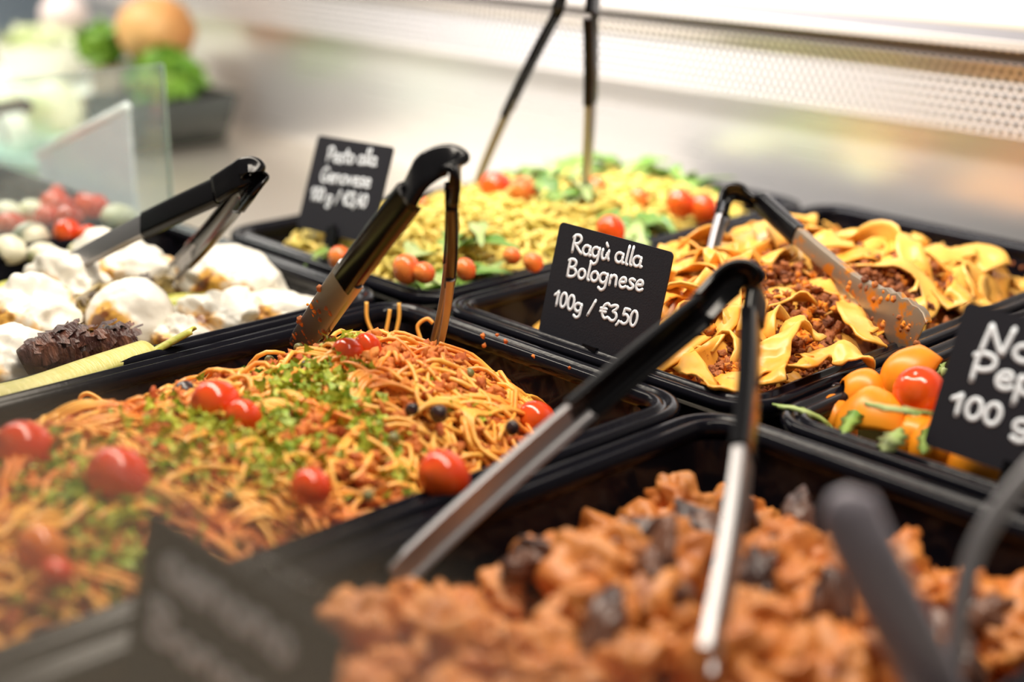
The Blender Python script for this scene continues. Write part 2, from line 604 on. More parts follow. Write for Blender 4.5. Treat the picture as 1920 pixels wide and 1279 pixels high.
def heap_mesh(name, pan_, hfn, m, amp, freq, label, cat, n=110, inset=0.068, drop=0.02):
    x0, x1, y0, y1 = PANS[pan_]
    x0 += inset; x1 -= inset; y0 += inset; y1 -= inset
    rows = []
    for j in range(int(n * (y1 - y0) / (x1 - x0)) + 1):
        y = y0 + (y1 - y0) * j / int(n * (y1 - y0) / (x1 - x0))
        row = []
        for i in range(n + 1):
            x = x0 + (x1 - x0) * i / n
            z = hfn(x, y) - drop + amp * (noise.fractal((x * freq, y * freq, 3.1), 1.0, 2.0, 3))
            row.append((x, y, z))
        rows.append(row)
    # skirt down to the pan bottom
    mb = MB()
    mb.grid(rows)
    o = mb.build(name, m, None, origin=((x0 + x1) / 2, (y0 + y1) / 2, -0.2))
    tag(o, label, cat, None, 'stuff')
    return o


def inpan(pan_, inset=0.08):
    x0, x1, y0, y1 = PANS[pan_]
    return rng.uniform(x0 + inset, x1 - inset), rng.uniform(y0 + inset, y1 - inset)


# ------------------------------------------------------------------ spaghetti
_hs = bumpfn('spag', -0.12, 0.03, 3, 6)


def hs(x, y):
    z = _hs(x, y)
    d = math.hypot((x + 1.70) / .30, (y - 1.95) / .34)          # eaten-out far corner
    z -= 0.10 * math.exp(-d * d)
    d = math.hypot((x + 2.12) / .26, (y - 1.75) / .2)
    z += 0.030 * math.exp(-d * d)
    z -= 0.05 * math.exp(-((x + 2.50) / .11) ** 2)
    return z


heap_mesh('tomato_tuna_sauce', 'spag', hs, M['sauce'], 0.03, 9, 'orange red tuna and tomato sauce under the spaghetti strands', 'sauce', drop=0.03)


def wander(h, x, y, n, step, turn, lift, lim, wob=0.02):
    a = rng.uniform(0, 6.28)
    k = rng.normal(0, turn)
    off = rng.uniform(-90, 90)
    P = []
    for i in range(n):
        k = 0.86 * k + rng.normal(0, turn * .5)
        a += k
        nx, ny = x + step * math.cos(a), y + step * math.sin(a)
        if not (lim[0] < nx < lim[1] and lim[2] < ny < lim[3]):
            a += 0.9
            nx = min(max(nx, lim[0]), lim[1])
            ny = min(max(ny, lim[2]), lim[3])
        x, y = nx, ny
        P.append((x, y, h(x, y) + lift + wob * noise.noise((i * .22, off, 0.0)) * 1.6))
    return np.array(P)


sp = MB()
x0, x1, y0, y1 = PANS['spag']
lim = (x0 + .075, x1 - .075, y0 + .075, y1 - .075)
for i in range(620):
    x, y = inpan('spag', 0.09)
    if y < 0.9 and rng.random() < .45:
        continue
    P = wander(hs, x, y, rng.integers(16, 36), 0.018, 0.22, rng.uniform(-0.022, 0.018), lim, 0.022)
    sp.tube(P, 0.0052, 6)
# bundles where strands lie side by side
for i in range(46):
    x, y = inpan('spag', 0.14)
    P = wander(hs, x, y, 30, 0.018, 0.14, 0.012, lim, 0.02)
    for k in range(5):
        q = P + np.array([0.009 * k * math.sin(i), 0.009 * k * math.cos(i), rng.uniform(-.004, .006)])
        sp.tube(q[rng.integers(0, 6):len(q) - rng.integers(0, 6)], 0.0046, 6)
# single curls standing proud along the rim
for pts in ([(500, 640), (512, 622), (530, 632), (526, 652), (500, 660), (470, 664)], [(165, 772), (150, 748), (165, 738), (190, 752), (205, 772)],
            [(262, 720), (262, 688), (290, 682), (330, 690)], [(700, 628), (688, 598), (687, 566)], [(722, 630), (728, 600), (731, 580)], [(742, 626), (748, 596), (748, 568)],
            [(790, 640), (783, 612), (800, 598), (812, 606)], [(868, 640), (905, 634), (925, 650), (918, 672)], [(942, 680), (975, 670), (1000, 690), (1010, 730)],
            [(1040, 742), (1066, 722), (1078, 730)], [(1140, 775), (1150, 760), (1145, 752)], [(0, 775), (30, 756), (70, 756), (100, 772)]):
    base = pt(*pts[0], hs(*pt(*pts[0], 0.0)[:2]))
    dd = (base - CAMP) @ fw
    sp.tube(smooth_path([pd(u, v, dd) for u, v in pts], 6), 0.0046, 6)
so = sp.build('spaghetti', M['spag'], None, origin=(-2.1, 1.2, -0.2))
tag(so, 'tangled orange yellow spaghetti strands heaped in the black pan', 'spaghetti', None, 'stuff')

sb = MB()
for i in range(620):
    x, y = inpan('spag', 0.10)
    if noise.noise((x * 5, y * 5, 9.0)) < -0.10:
        continue
    for k in range(6):
        xx, yy = x + rng.normal(0, .02), y + rng.normal(0, .02)
        xx = min(max(xx, lim[0]), lim[1]); yy = min(max(yy, lim[2]), lim[3])
        blob(sb, (xx, yy, hs(xx, yy) + rng.uniform(-.012, .022)), rng.uniform(.005, .015, 3) * (1.3, 1, .8), 2, 0.9, 2.4)
for u, v in ((932, 628), (908, 648), (1000, 668), (1068, 690), (905, 630), (948, 640)):
    p = py(u, v, 1.99)
    blob(sb, p, rng.uniform(.003, .006, 3), 2, .9, 2)
so = sb.build('tuna_flakes', M['sauce'], None, origin=(-2.1, 1.2, -0.2))
tag(so, 'orange red tuna flakes scattered over the spaghetti', 'tuna', None, 'stuff')


def leaf_bits(mb, c, n, spread, size, h=None):
    for i in range(n):
        p = np.array(c) + rng.normal(0, spread, 3) * np.array([1, 1, .35])
        if h:
            p[2] = h(p[0], p[1]) + rng.uniform(.012, .034)
        Rm = rot_rand()
        s = size * rng.uniform(.6, 1.4)
        k = 7
        vs = [tuple(p)]
        for j in range(k):
            a = 2 * math.pi * j / k
            rr = s * (1.0 if j % 2 else .5)
            vs.append(tuple(p + Rm @ np.array([rr * math.cos(a), rr * math.sin(a), rng.normal(0, s * .25)])))
        mb.add(vs, [(0, 1 + j, 1 + (j + 1) % k) for j in range(k)])


pb = MB()
for u, v, n, s in ((430, 860, 120, .07), (470, 810, 130, .06), (560, 770, 90, .05), (610, 740, 60, .045), (350, 900, 90, .06), (640, 690, 36, .03), (700, 830, 30, .04), (760, 870, 36, .035),
                   (150, 960, 90, .05), (250, 1000, 60, .05), (540, 870, 40, .05), (90, 920, 50, .05), (200, 1060, 60, .05), (640, 790, 60, .05), (520, 900, 30, .04), (730, 600, 5, .02), (1130, 785, 6, .01), (850, 770, 10, .03), (300, 820, 20, .05)):
    q = pt(u, v, 0.0)
    leaf_bits(pb, (q[0], q[1], 0), int(n * (1.15 if n > 50 else 1)), s * (1.15 if n > 50 else 1), 0.0145, hs)
po = pb.build('chopped_parsley', M['parsley'], None, smooth=False, origin=(-2.1, 1.2, -0.2))
tag(po, 'bright green chopped parsley sprinkled over the spaghetti', 'parsley', None, 'stuff')
for u, v, lab in ((480, 702, 'dark green curly parsley sprig behind the big red tomato'), (622, 682, 'dark green curly parsley sprig beside the tong tip')):
    q = pt(u, v, 0.03)
    m = MB()
    leaf_bits(m, q, 34, 0.016, 0.013)
    m.tube(smooth_path([q + (0, 0, -.03), q, q + (.01, .01, .012)], 4), .002, 5)
    tag(m.build('parsley_sprig', M['dark_parsley'], None, smooth=False, origin=tuple(q)), lab, 'parsley', 'parsley sprigs on the spaghetti')


def tomato(u, v, rpx, label, group, h=None, z=None, m='tomato', stem=False, squash=(1, 1, 1.08), sink=.75):
    """cherry tomato with its middle at that spot and that apparent radius, resting in the food"""
    zz = 0.03 if z is None else z
    q = pt(u, v, zz)
    d = (q - CAMP) @ fw
    r = rpx * d / FPX
    if h is not None:
        for _ in range(6):
            zz = h(q[0], q[1]) + r * sink
            q = pt(u, v, zz)
            d = (q - CAMP) @ fw
            r = rpx * d / FPX
    mb = MB()
    n, k = 20, 24
    rows = []
    A = rot_rand()
    if True:
        tilt = Matrix.Rotation(rng.uniform(0.2, 1.3), 3, 'X') @ Matrix.Rotation(rng.uniform(0, 6.28), 3, 'Z')
        A = np.array(tilt)
    for i in range(n + 1):
        t = math.pi * i / n
        rr = math.sin(t) * (1 + .04 * math.cos(2 * t))
        zz2 = -math.cos(t) * squash[2]
        if i == n:
            zz2 -= .07
        elif i == n - 1:
            zz2 -= .02
        rows.append([tuple(q + r * (A @ np.array([max(rr, 1e-3) * math.cos(2 * math.pi * j / k), max(rr, 1e-3) * math.sin(2 * math.pi * j / k), zz2]))) for j in range(k)])
    mb.grid(rows, closed_u=True)
    o = mb.build('cherry_tomato', M[m], None, origin=tuple(q))
    tag(o, label, 'tomato', group)
    return o


G = 'cherry tomatoes on the spaghetti'
tomato(405, 755, 45, 'glossy whole red cherry tomato standing tallest in the spaghetti', G, h=hs)
tomato(457, 782, 34, 'small orange red cherry tomato touching the big one in the spaghetti', G, h=hs)
tomato(689, 652, 27, 'bright red cherry tomato right behind the spaghetti tong tip', G, h=hs)
tomato(652, 662, 30, 'orange red cherry tomato against the scoop of the spaghetti tongs', G, h=hs)
tomato(45, 838, 51, 'big dull red cherry tomato farthest to the left on the spaghetti', G, h=hs)
tomato(222, 893, 58, 'big dull red cherry tomato with parsley below it on the spaghetti', G, h=hs)
tomato(584, 914, 38, 'lone bright red cherry tomato near the front rim of the spaghetti pan', G, h=hs)
tomato(832, 893, 50, 'bright red cherry tomato half behind the tong arm in the spaghetti', G, h=hs)
tomato(1005, 788, 38, 'orange red cherry tomato tucked behind the long tong arm on spaghetti', G, h=hs)
tomato(78, 1032, 46, 'blurred orange cherry tomato lowest on the left in the spaghetti', G, h=hs, m='orange_tomato')
tomato(105, 1075, 30, 'blurred small reddish cherry tomato below the orange one', G, h=hs)
for u, v, rp, lab in ((822, 776, 17, 'black olive at the middle of the spaghetti heap'), (772, 768, 12, 'small dark olive left of the other olive'),
                      (585, 700, 24, 'brown olive slice next to the parsley sprig'), (345, 735, 20, 'dark olive half buried left of the big tomato'), (960, 802, 14, 'dark olive piece behind the long tong arm')):
    q = pt(u, v, .035)
    r = rp * ((q - CAMP) @ fw) / FPX
    m = MB()
    blob(m, q, (r, r, r * 1.2), 3, .15, 1.2)
    tag(m.build('black_olive', M['olive'], None, origin=tuple(q)), lab, 'olive', 'olives in the spaghetti')
for u, v in ((560, 652), (200, 800), (300, 745), (738, 822), (505, 676), (880, 700), (690, 930), (430, 930)):
    q = pt(u, v, .02)
    m = MB()
    blob(m, q, .011, 2, .12, 1.2)
    tag(m.build('caper', M['caper'], None, origin=tuple(q)), 'small olive green caper lying among the spaghetti strands', 'caper', 'capers in the spaghetti')

# ------------------------------------------------------------------ pappardelle with mince
_hb = bumpfn('bol', -0.12, 0.035, 4, 6)


def hb(x, y):
    z = _hb(x, y)
    d = math.hypot((x + 2.35) / .22, (y - 2.25) / .30)
    z -= 0.12 * math.exp(-d * d)
    z -= 0.09 * min(1, max(0, (y - 3.05) / .45))
    return z


x0, x1, y0, y1 = PANS['bol']
limb = (x0 + .08, x1 - .08, y0 + .08, y1 - .08)
heap_mesh('meat_sauce', 'bol', hb, M['mince'], 0.035, 8, 'brown orange meat sauce bed under the pappardelle', 'meat sauce', drop=0.035)


def ribbon_obj(P, width, label, group, twist=1.0, name='pappardelle_ribbon', m='ribbon', rim=True):
    P = np.asarray(P, float)
    n = len(P)
    T = np.gradient(P, axis=0)
    T /= np.linalg.norm(T, axis=1)[:, None] + 1e-12
    off = rng.uniform(-99, 99)
    th = 0.0028
    rows = []
    for i in range(n):
        s = np.cross(T[i], (0, 0, 1.0))
        s /= np.linalg.norm(s) + 1e-9
        nn = np.cross(s, T[i])
        a = twist * noise.noise((i * .13, off, 4.0)) * 1.9
        s2 = s * math.cos(a) + nn * math.sin(a)
        n2 = np.cross(s2, T[i])
        w = width * (1 + .12 * noise.noise((i * .3, off, 1.0)))
        row = []
        ks = [-1, -.6, -.2, .2, .6, 1]
        for sg, seq in ((1, ks), (-1, ks[::-1])):
            for k in seq:
                ruf = 0.12 * width * noise.noise((i * .45, off + k * 1.5, 7.0))
                cup = 0.18 * width * (k * k) * noise.noise((i * .2, off, 2.0))
                row.append(tuple(P[i] + s2 * (w * .5 * k) + n2 * (sg * th + ruf + cup)))
        rows.append(row)
    mb = MB()
    b0 = mb.grid(rows, closed_u=True)
    k = 12
    mb.f.append(tuple(b0 + j for j in reversed(range(k))))
    mb.f.append(tuple(b0 + (n - 1) * k + j for j in range(k)))
    c = P.mean(axis=0)
    o = mb.build(name, M[m], None, origin=tuple(c))
    tag(o, label, 'pasta', group)
    return o


RL = 'broad yellow pappardelle ribbon coated in meat sauce in the black pan'
RG = 'pappardelle ribbons in the meat sauce'
for i in range(104):
    x, y = inpan('bol', 0.12)
    if x < -2.2 and y < 2.45 and i % 4:
        continue
    nst = int(rng.integers(16, 30))
    off = rng.uniform(0, 99)
    a = rng.uniform(0, 6.28)
    k = rng.normal(0, .16)
    P = []
    z0 = rng.uniform(0.0, .045)
    for j in range(nst):
        k = .9 * k + rng.normal(0, .09)
        a += k
        nx, ny = x + .019 * math.cos(a), y + .019 * math.sin(a)
        if not (limb[0] + .02 < nx < limb[1] - .02 and limb[2] + .02 < ny < limb[3] - .02):
            a += 1.1
            nx = min(max(nx, limb[0] + .02), limb[1] - .02); ny = min(max(ny, limb[2] + .02), limb[3] - .02)
        x, y = nx, ny
        wv = 0.5 + 0.5 * math.sin(j * .42 + off)
        P.append((x, y, hb(x, y) + z0 - .005 + 0.06 * wv * (0.6 + noise.noise((off, j * .1, 1)))))
    arm0, arm1 = pt(1722, 632, .03), pd(1420, 378, 3.6)      # keep clear of the tong arm lying across
    clash = False
    for p in P:
        tt_ = np.clip(((np.asarray(p) - arm0)[:2] @ (arm1 - arm0)[:2]) / ((arm1 - arm0)[:2] @ (arm1 - arm0)[:2]), 0, 1)
        c_ = arm0 + (arm1 - arm0) * tt_
        if math.hypot(p[0] - c_[0], p[1] - c_[1]) < .075 and p[2] + .02 > c_[2] - .03:
            clash = True
    if clash:
        continue
    ribbon_obj(P, rng.uniform(.045, .075), RL, RG, 1.25)
# the ribbons that show one by one
heroes = [([(1268, 660, .0), (1300, 690, .005), (1335, 722, .0), (1360, 727, .0), (1400, 705, .01), (1440, 690, .02)], .06, 'long flat pappardelle ribbon folding over at the front corner of its pan'),
          ([(1440, 720, .01), (1446, 680, .03), (1455, 640, .06), (1490, 612, .07), (1530, 622, .05)], .075, 'wide pappardelle ribbon arching up behind the tong arm'),
          ([(1495, 690, .02), (1512, 672, .05), (1540, 668, .03), (1590, 662, .04), (1640, 680, .03)], .06, 'wavy pappardelle ribbon near the side rim below the mince'),
          ([(1585, 560, .03), (1600, 590, .06), (1625, 625, .05), (1650, 640, .03)], .06, 'curled pappardelle ribbon standing next to the serving tong scoop'),
          ([(1330, 520, .02), (1360, 470, .06), (1400, 450, .05), (1430, 490, .03)], .08, 'broad pappardelle ribbon humped up at the back left of the heap'),
          ([(1480, 540, .03), (1540, 530, .07), (1580, 550, .05), (1600, 570, .03)], .075, 'broad pappardelle ribbon in the middle of the heap'),
          ([(1690, 470, .0), (1760, 480, .04), (1830, 470, .05), (1870, 500, .03)], .08, 'broad pappardelle ribbon at the far side of the heap')]
for pts, w, lab in heroes:
    P = smooth_path([pt(u, v, z) for u, v, z in pts], 6)
    ribbon_obj(P, w, lab, 'pappardelle ribbons on top of the heap', 0.7)

mb = MB()
for i in range(520):
    x, y = inpan('bol', 0.10)
    q = noise.noise((x * 4.5, y * 4.5, 2.0))
    if q < -0.12:
        continue
    for k in range(9):
        xx = min(max(x + rng.normal(0, .028), limb[0]), limb[1])
        yy = min(max(y + rng.normal(0, .028), limb[2]), limb[3])
        blob(mb, (xx, yy, hb(xx, yy) + rng.uniform(-.005, .045)), rng.uniform(.005, .013, 3), 2, 1.0, 2.6)
for u, v, n, s in ((1530, 645, 170, .035), (1570, 640, 60, .03), (1490, 655, 60, .025), (1370, 680, 160, .035), (1330, 650, 60, .03), (1290, 700, 60, .03), (1460, 710, 60, .03), (1640, 640, 80, .03), (1720, 620, 80, .04), (1740, 590, 60, .04), (1300, 720, 40, .02), (1700, 480, 60, .05), (1260, 590, 60, .03)):
    q = pt(u, v, .01)
    for k in range(int(n * 1.7)):
        xx = min(max(q[0] + rng.normal(0, s), limb[0]), limb[1])
        yy = min(max(q[1] + rng.normal(0, s), limb[2]), limb[3])
        dd = math.hypot(xx - q[0], yy - q[1]) / s
        blob(mb, (xx, yy, hb(xx, yy) + rng.uniform(.0, .05) * max(0, 1.3 - .5 * dd)), rng.uniform(.005, .0125, 3), 2, 1.0, 2.6)
for k in range(26):     # crumbs stuck on the far wall of the pan
    x = rng.uniform(-2.2, -1.7)
    blob(mb, (x, 3.63, rng.uniform(-.13, -.03)), rng.uniform(.004, .009), 1, .4, 2)
tag(mb.build('minced_meat', M['mince'], None, origin=(-2.0, 2.9, -.2)), 'crumbly brown and orange minced meat between the pappardelle', 'minced meat', None, 'stuff')

# ------------------------------------------------------------------ pesto pasta
hp = bumpfn('pesto', -0.10, 0.03, 4, 6)
heap_mesh('pesto_sauce', 'pesto', hp, M['pesto_bed'], 0.03, 8, 'yellow green pesto sauce bed under the short pasta', 'pesto', drop=0.02)
x0, x1, y0, y1 = PANS['pesto']
mb = MB()
for i in range(2300):
    x, y = inpan('pesto', 0.10)
    a = rng.uniform(0, 6.28)
    c = np.array([x, y, hp(x, y) + rng.uniform(-.015, .03)])
    d = np.array([math.cos(a), math.sin(a), rng.normal(0, .35)]) * rng.uniform(.02, .038)
    s = np.array([-math.sin(a), math.cos(a), rng.normal(0, .5)]) * rng.uniform(-.012, .012)
    P = [c - d, c - d * .3 + s, c + d * .3 - s, c + d]
    mb.tube(P, [.004, .009, .009, .004], 5)
tag(mb.build('trofie_pasta', M['trofie'], None, origin=(-2.96, 2.9, -.2)), 'short twisted yellow pasta pieces coated in pesto', 'pasta', None, 'stuff')


def leaf(c, length, width, az, droop, label, group, m='rocket', name='rocket_leaf', lobes=True, el=0.15):
    t = np.linspace(0, 1, 15)
    d = np.array([math.cos(az) * math.cos(el), math.sin(az) * math.cos(el), math.sin(el)])
    s = np.array([-math.sin(az), math.cos(az), rng.normal(0, .3)])
    s /= np.linalg.norm(s)
    n = np.cross(d, s)
    rows = []
    for q in t:
        w = width * (math.sin(math.pi * min(1, .12 + .88 * q)) ** .8) * (1 - .45 * (math.sin(q * 17) > 0.2) * (1 if lobes else 0)) + .002
        p = np.asarray(c) + d * length * (q - .5) + n * (-droop * (q - .5) ** 2 * 2)
        top = [tuple(p + s * (w * k) + n * (abs(k) * .35 * w)) for k in (-1, -.5, 0, .5, 1)]
        bot = [tuple(p + s * (w * k) + n * (abs(k) * .35 * w - .0025)) for k in (1, .5, 0, -.5, -1)]
        rows.append(top + bot)
    b = MB()
    b0 = b.grid(rows, closed_u=True)
    b.f.append(tuple(b0 + j for j in reversed(range(10))))
    b.f.append(tuple(b0 + 140 + j for j in range(10)))
    o = b.build(name, M[m], None, origin=tuple(c))
    return tag(o, label, 'leaf', group)


LG = 'rocket leaves on the pesto pasta'
i = 0
for u, v, n, s in ((1010, 350, 10, .06), (1130, 330, 9, .10), (1230, 340, 10, .10), (1050, 390, 5, .05), (1190, 425, 5, .04), (1260, 425, 5, .05), (760, 520, 5, .05), (830, 500, 5, .05), (930, 500, 6, .05), (620, 460, 4, .05),
                   (870, 480, 5, .05), (1300, 350, 8, .08), (1000, 340, 6, .08), (800, 540, 4, .03)):
    q = pt(u, v, .02)
    for k in range(n):
        x = min(max(q[0] + rng.normal(0, s), x0 + .12), x1 - .12)
        y = min(max(q[1] + rng.normal(0, s), y0 + .1), y1 - .12)
        leaf((x, y, hp(x, y) + rng.uniform(.035, .07)), rng.uniform(.14, .28), rng.uniform(.022, .042), rng.uniform(0, 6.28), .06,
             'green rocket leaf lying on the pesto pasta', LG, m='rocket' if k % 3 else 'pale_leaf', el=rng.uniform(-.1, .4))
G = 'tomatoes in the pesto pasta'
for u, v, rp, lab in ((930, 352, 30, 'bright red tomato left in the pair behind the tall tong leg'), (980, 358, 26, 'red tomato in the pair right beside the tall tong leg'),
                      (1120, 355, 22, 'red tomato right behind the upright leg of the tall tongs'), (1145, 432, 27, 'orange red tomato just above the small sign edge'),
                      (1275, 382, 27, 'orange red tomato on the far right of the pesto pasta'), (1318, 392, 27, 'round orange red tomato before the lying black tong head'),
                      (1375, 408, 22, 'tomato at the right rim of the pesto pan'), (1198, 372, 20, 'small orange tomato at the middle of the far pesto pasta'),
                      (762, 505, 26, 'red tomato with a leaf across it at the front of the pesto pan'), (795, 512, 20, 'red tomato half at the front rim of the pesto pan'),
                      (872, 505, 20, 'small red tomato right of the spaghetti tong arm in pesto pasta'), (638, 485, 22, 'red tomato under the pesto sign'),
                      (588, 436, 14, 'small red tomato chip left under the pesto sign'), (792, 385, 14, 'small orange red tomato between the spaghetti tong arms'),
                      (960, 480, 16, 'flat red tomato piece in the middle of the front pesto pasta'), (1000, 492, 18, 'orange tomato piece left of the small sign')):
    tomato(u, v, rp * 1.05, lab, G, h=hp, m='tomato_cut' if rp < 27 else 'tomato')

# ------------------------------------------------------------------ burrata pan
hbu = bumpfn('burr', -0.16, -0.10, 4, 6)
BG = 'burrata cheeses in the pan'


def cheese(u, v, z, rad, label, amp=.30, flat=.75, yaw=0.0):
    q = pt(u, v, z)
    v_, f_ = ico(5)
    off = rng.uniform(-50, 50, 3)
    k = np.array([1 + amp * noise.noise(tuple(p * 1.3 + off)) + amp * .45 * noise.noise(tuple(p * 3.1 + off)) + amp * .16 * noise.noise(tuple(p * 8 + off)) for p in v_])
    w = v_ * k[:, None] * np.array([rad[0], rad[1], rad[2]])
    c, s = math.cos(yaw), math.sin(yaw)
    w = w @ np.array([[c, s, 0], [-s, c, 0], [0, 0, 1]])
    b = MB()
    b.add([tuple(p) for p in w + q], f_)
    o = b.build('burrata', M['cheese'], None, origin=tuple(q))
    return tag(o, label, 'cheese', BG)


cheese(245, 598, -.06, (.105, .10, .10), 'smooth round white burrata ball in the middle of the cheese pan', .12)
cheese(430, 535, -.06, (.17, .11, .10), 'large white burrata with amber glaze at the far right of its pan', .25, yaw=.2)
cheese(225, 520, -.05, (.17, .12, .10), 'white burrata with dark drizzle at the far left by the tongs', .35, yaw=.5)
cheese(130, 550, -.06, (.13, .10, .10), 'torn stringy white burrata with brown stains', .45)
cheese(410, 600, -.08, (.10, .09, .07), 'broken white burrata piece with a brown sauce streak', .45)
cheese(520, 590, -.09, (.15, .10, .065), 'flat spread white burrata in the right corner of its pan', .25, yaw=.3)
cheese(50, 605, -.06, (.13, .11, .10), 'white burrata with brown spots at the left picture edge', .35)
cheese(15, 690, -.08, (.11, .10, .09), 'white burrata lowest in its pan before the leek', .25)
cheese(340, 640, -.10, (.08, .07, .06), 'small white cheese lump beside the leek end', .4)


def leafy_log(p0, p1, rad, mname, name, label, cat, n=220):
    p0, p1 = np.array(p0), np.array(p1)
    b = MB()
    t = np.linspace(0, 1, 26)
    b.tube([p0 + (p1 - p0) * q + np.array([0, 0, .01 * math.sin(q * 9)]) for q in t], [rad * (0.35 + .6 * math.sin(math.pi * (.12 + .8 * q))) for q in t], 16)
    ax = (p1 - p0) / np.linalg.norm(p1 - p0)
    sd = np.cross(ax, (0, 0, 1.0))
    u_ = np.cross(sd, ax)
    for i in range(n):
        q = rng.uniform(.02, .98)
        a = rng.uniform(0, 6.28)
        rr = rad * (0.42 + .6 * math.sin(math.pi * (.12 + .8 * q)))
        c = p0 + (p1 - p0) * q + rr * (math.cos(a) * sd + math.sin(a) * u_)
        o_ = (math.cos(a) * sd + math.sin(a) * u_)
        tn = -math.sin(a) * sd + math.cos(a) * u_
        L_ = rng.uniform(.02, .06)
        w_ = rng.uniform(.008, .018)
        dirv = ax * .8 + o_ * rng.uniform(0, .35) + tn * rng.normal(0, .3)
        vs = []
        for k in range(4):
            pp = c + dirv * L_ * k / 3 + o_ * .004 * rng.normal()
            ww = w_ * (1, 1.2, 1.0, .4)[k]
            vs += [tuple(pp - tn * ww), tuple(pp + tn * ww + o_ * .004)]
        b.add(vs, [(0, 1, 3, 2), (2, 3, 5, 4), (4, 5, 7, 6)])
    o = b.build(name, M[mname], None, origin=tuple((p0 + p1) / 2))
    return tag(o, label, cat)


leafy_log(pt(45, 684, -.045), pt(245, 658, -.04), .062, 'radicchio', 'grilled_radicchio', 'dark brown grilled radicchio wedge lying before the burratas', 'radicchio')
leafy_log(pt(130, 590, -.05), pt(300, 540, -.04), .04, 'pale_radicchio', 'grilled_chicory', 'pale charred chicory wedge between the burrata balls', 'chicory', 120)


def stalk(pts, w, mname, label, name='leek_stalk'):
    P = smooth_path([pt(*p) for p in pts], 8)
    b = MB()

    def prof(t):
        e = w * (1.0 - .25 * t)
        out = []
        for k in range(9):
            a = math.pi * k / 8
            out.append((e * math.cos(a), e * .55 * math.sin(a)))
        for k in range(8, -1, -1):
            a = math.pi * k / 8
            out.append((e * .8 * math.cos(a), e * .40 * math.sin(a) - .003))
        return out
    T = P[-1] - P[0]
    sd = np.cross(T, (0, 0, 1.0))
    b.sweep(P, sd / np.linalg.norm(sd) * -1, prof)
    o = b.build(name, M[mname], None, origin=tuple(P.mean(axis=0)))
    return tag(o, label, 'leek', 'leek stalks beside the burrata')


stalk([(-40, 758, -.03), (60, 733, -.02), (180, 690, -.015), (275, 657, -.01)], .052, 'leek', 'long pale leek stalk lying along the near rim of the cheese pan')
stalk([(262, 678, -.03), (310, 650, .0), (364, 620, .04)], .022, 'leek_green', 'thin green leek shoot sticking up past the pale stalk')
stalk([(300, 575, -.07), (340, 565, -.06), (400, 562, -.07)], .04, 'leek_green', 'yellow green leek piece between two burratas')
stalk([(-30, 560, -.05), (20, 540, -.045), (60, 535, -.05)], .04, 'leek_green', 'leek stalk peeking in at the left edge of the cheese pan')
heap_mesh('oily_marinade', 'burr', hbu, M['pale_radicchio'], 0.02, 10, 'oily brown vegetable marinade under the burrata cheeses', 'marinade', n=70, drop=.02)

# ------------------------------------------------------------------ stew in the nearest pan
_ht = bumpfn('stew', -0.18, -0.045, 2.6, 3)


def ht(x, y):
    return _ht(x, y) + 0.03 * noise.noise((x * 4, y * 4, 6.0))


heap_mesh('stew_sauce', 'stew', ht, M['aub'], 0.04, 9, 'orange brown tomato sauce bed under the stewed chunks', 'stew', n=90, drop=.025)
x0, x1, y0, y1 = PANS['stew']
chunks = []
for i in range(5):
    b = MB()
    blob(b, (0, 0, 0), (.050, .040, .034), 4, .55, 1.7)
    me = b.build('stew_chunk', M['aub'], None, origin=(0, 0, 0))
    chunks.append(me)
dark = []
for i in range(2):
    b = MB()
    blob(b, (0, 0, 0), (.065, .046, .028), 4, .4, 1.5)
    me = b.build('aubergine_piece', M['aub_dark'], None, origin=(0, 0, 0))
    dark.append(me)


def place(o, p, lab, cat, group, sc_=1.0):
    o.location = W(p)
    o.rotation_euler = tuple(rng.uniform(-3.1, 3.1, 3))
    o.scale = (sc_,) * 3
    tag(o, lab, cat, group)


for i in range(190):
    x, y = inpan('stew', .12)
    base = chunks[i % 5]
    o = base if i < 5 else base.copy()
    if i >= 5:
        COL.objects.link(o)
    place(o, (x, y, ht(x, y) + rng.uniform(-.015, .03)), 'blurred orange brown stewed chunk heaped in the nearest black pan', 'stew chunk', 'orange brown chunks of the stew', rng.uniform(.7, 1.5))
k = 0
for u, v in ((1230, 1090), (1260, 1120), (1200, 1030), (980, 1060), (1325, 985), (1420, 1030), (1410, 1080), (1500, 960), (1560, 1150), (1000, 1050), (1190, 1035), (1390, 930), (1850, 1100), (1310, 1000), (1800, 1180), (1130, 1220)):
    q = pt(u, v, -.02)
    base = dark[k % 2]
    o = base if k < 2 else base.copy()
    if k >= 2:
        COL.objects.link(o)
    k += 1
    place(o, (q[0], q[1], ht(q[0], q[1]) + .05), 'dark purplish aubergine piece half sunk in the orange stew', 'aubergine', 'dark aubergine pieces in the stew', rng.uniform(.7, 1.1))

# ------------------------------------------------------------------ orange pasta pan
x0, x1, y0, y1 = PANS['nduja']
hn = bumpfn('nduja', -0.13, -0.05, 4, 6)
heap_mesh('dressing', 'nduja', hn, M['pesto_bed'], 0.02, 9, 'dark leafy dressing under the orange pasta pieces', 'dressing', n=60, drop=.05)


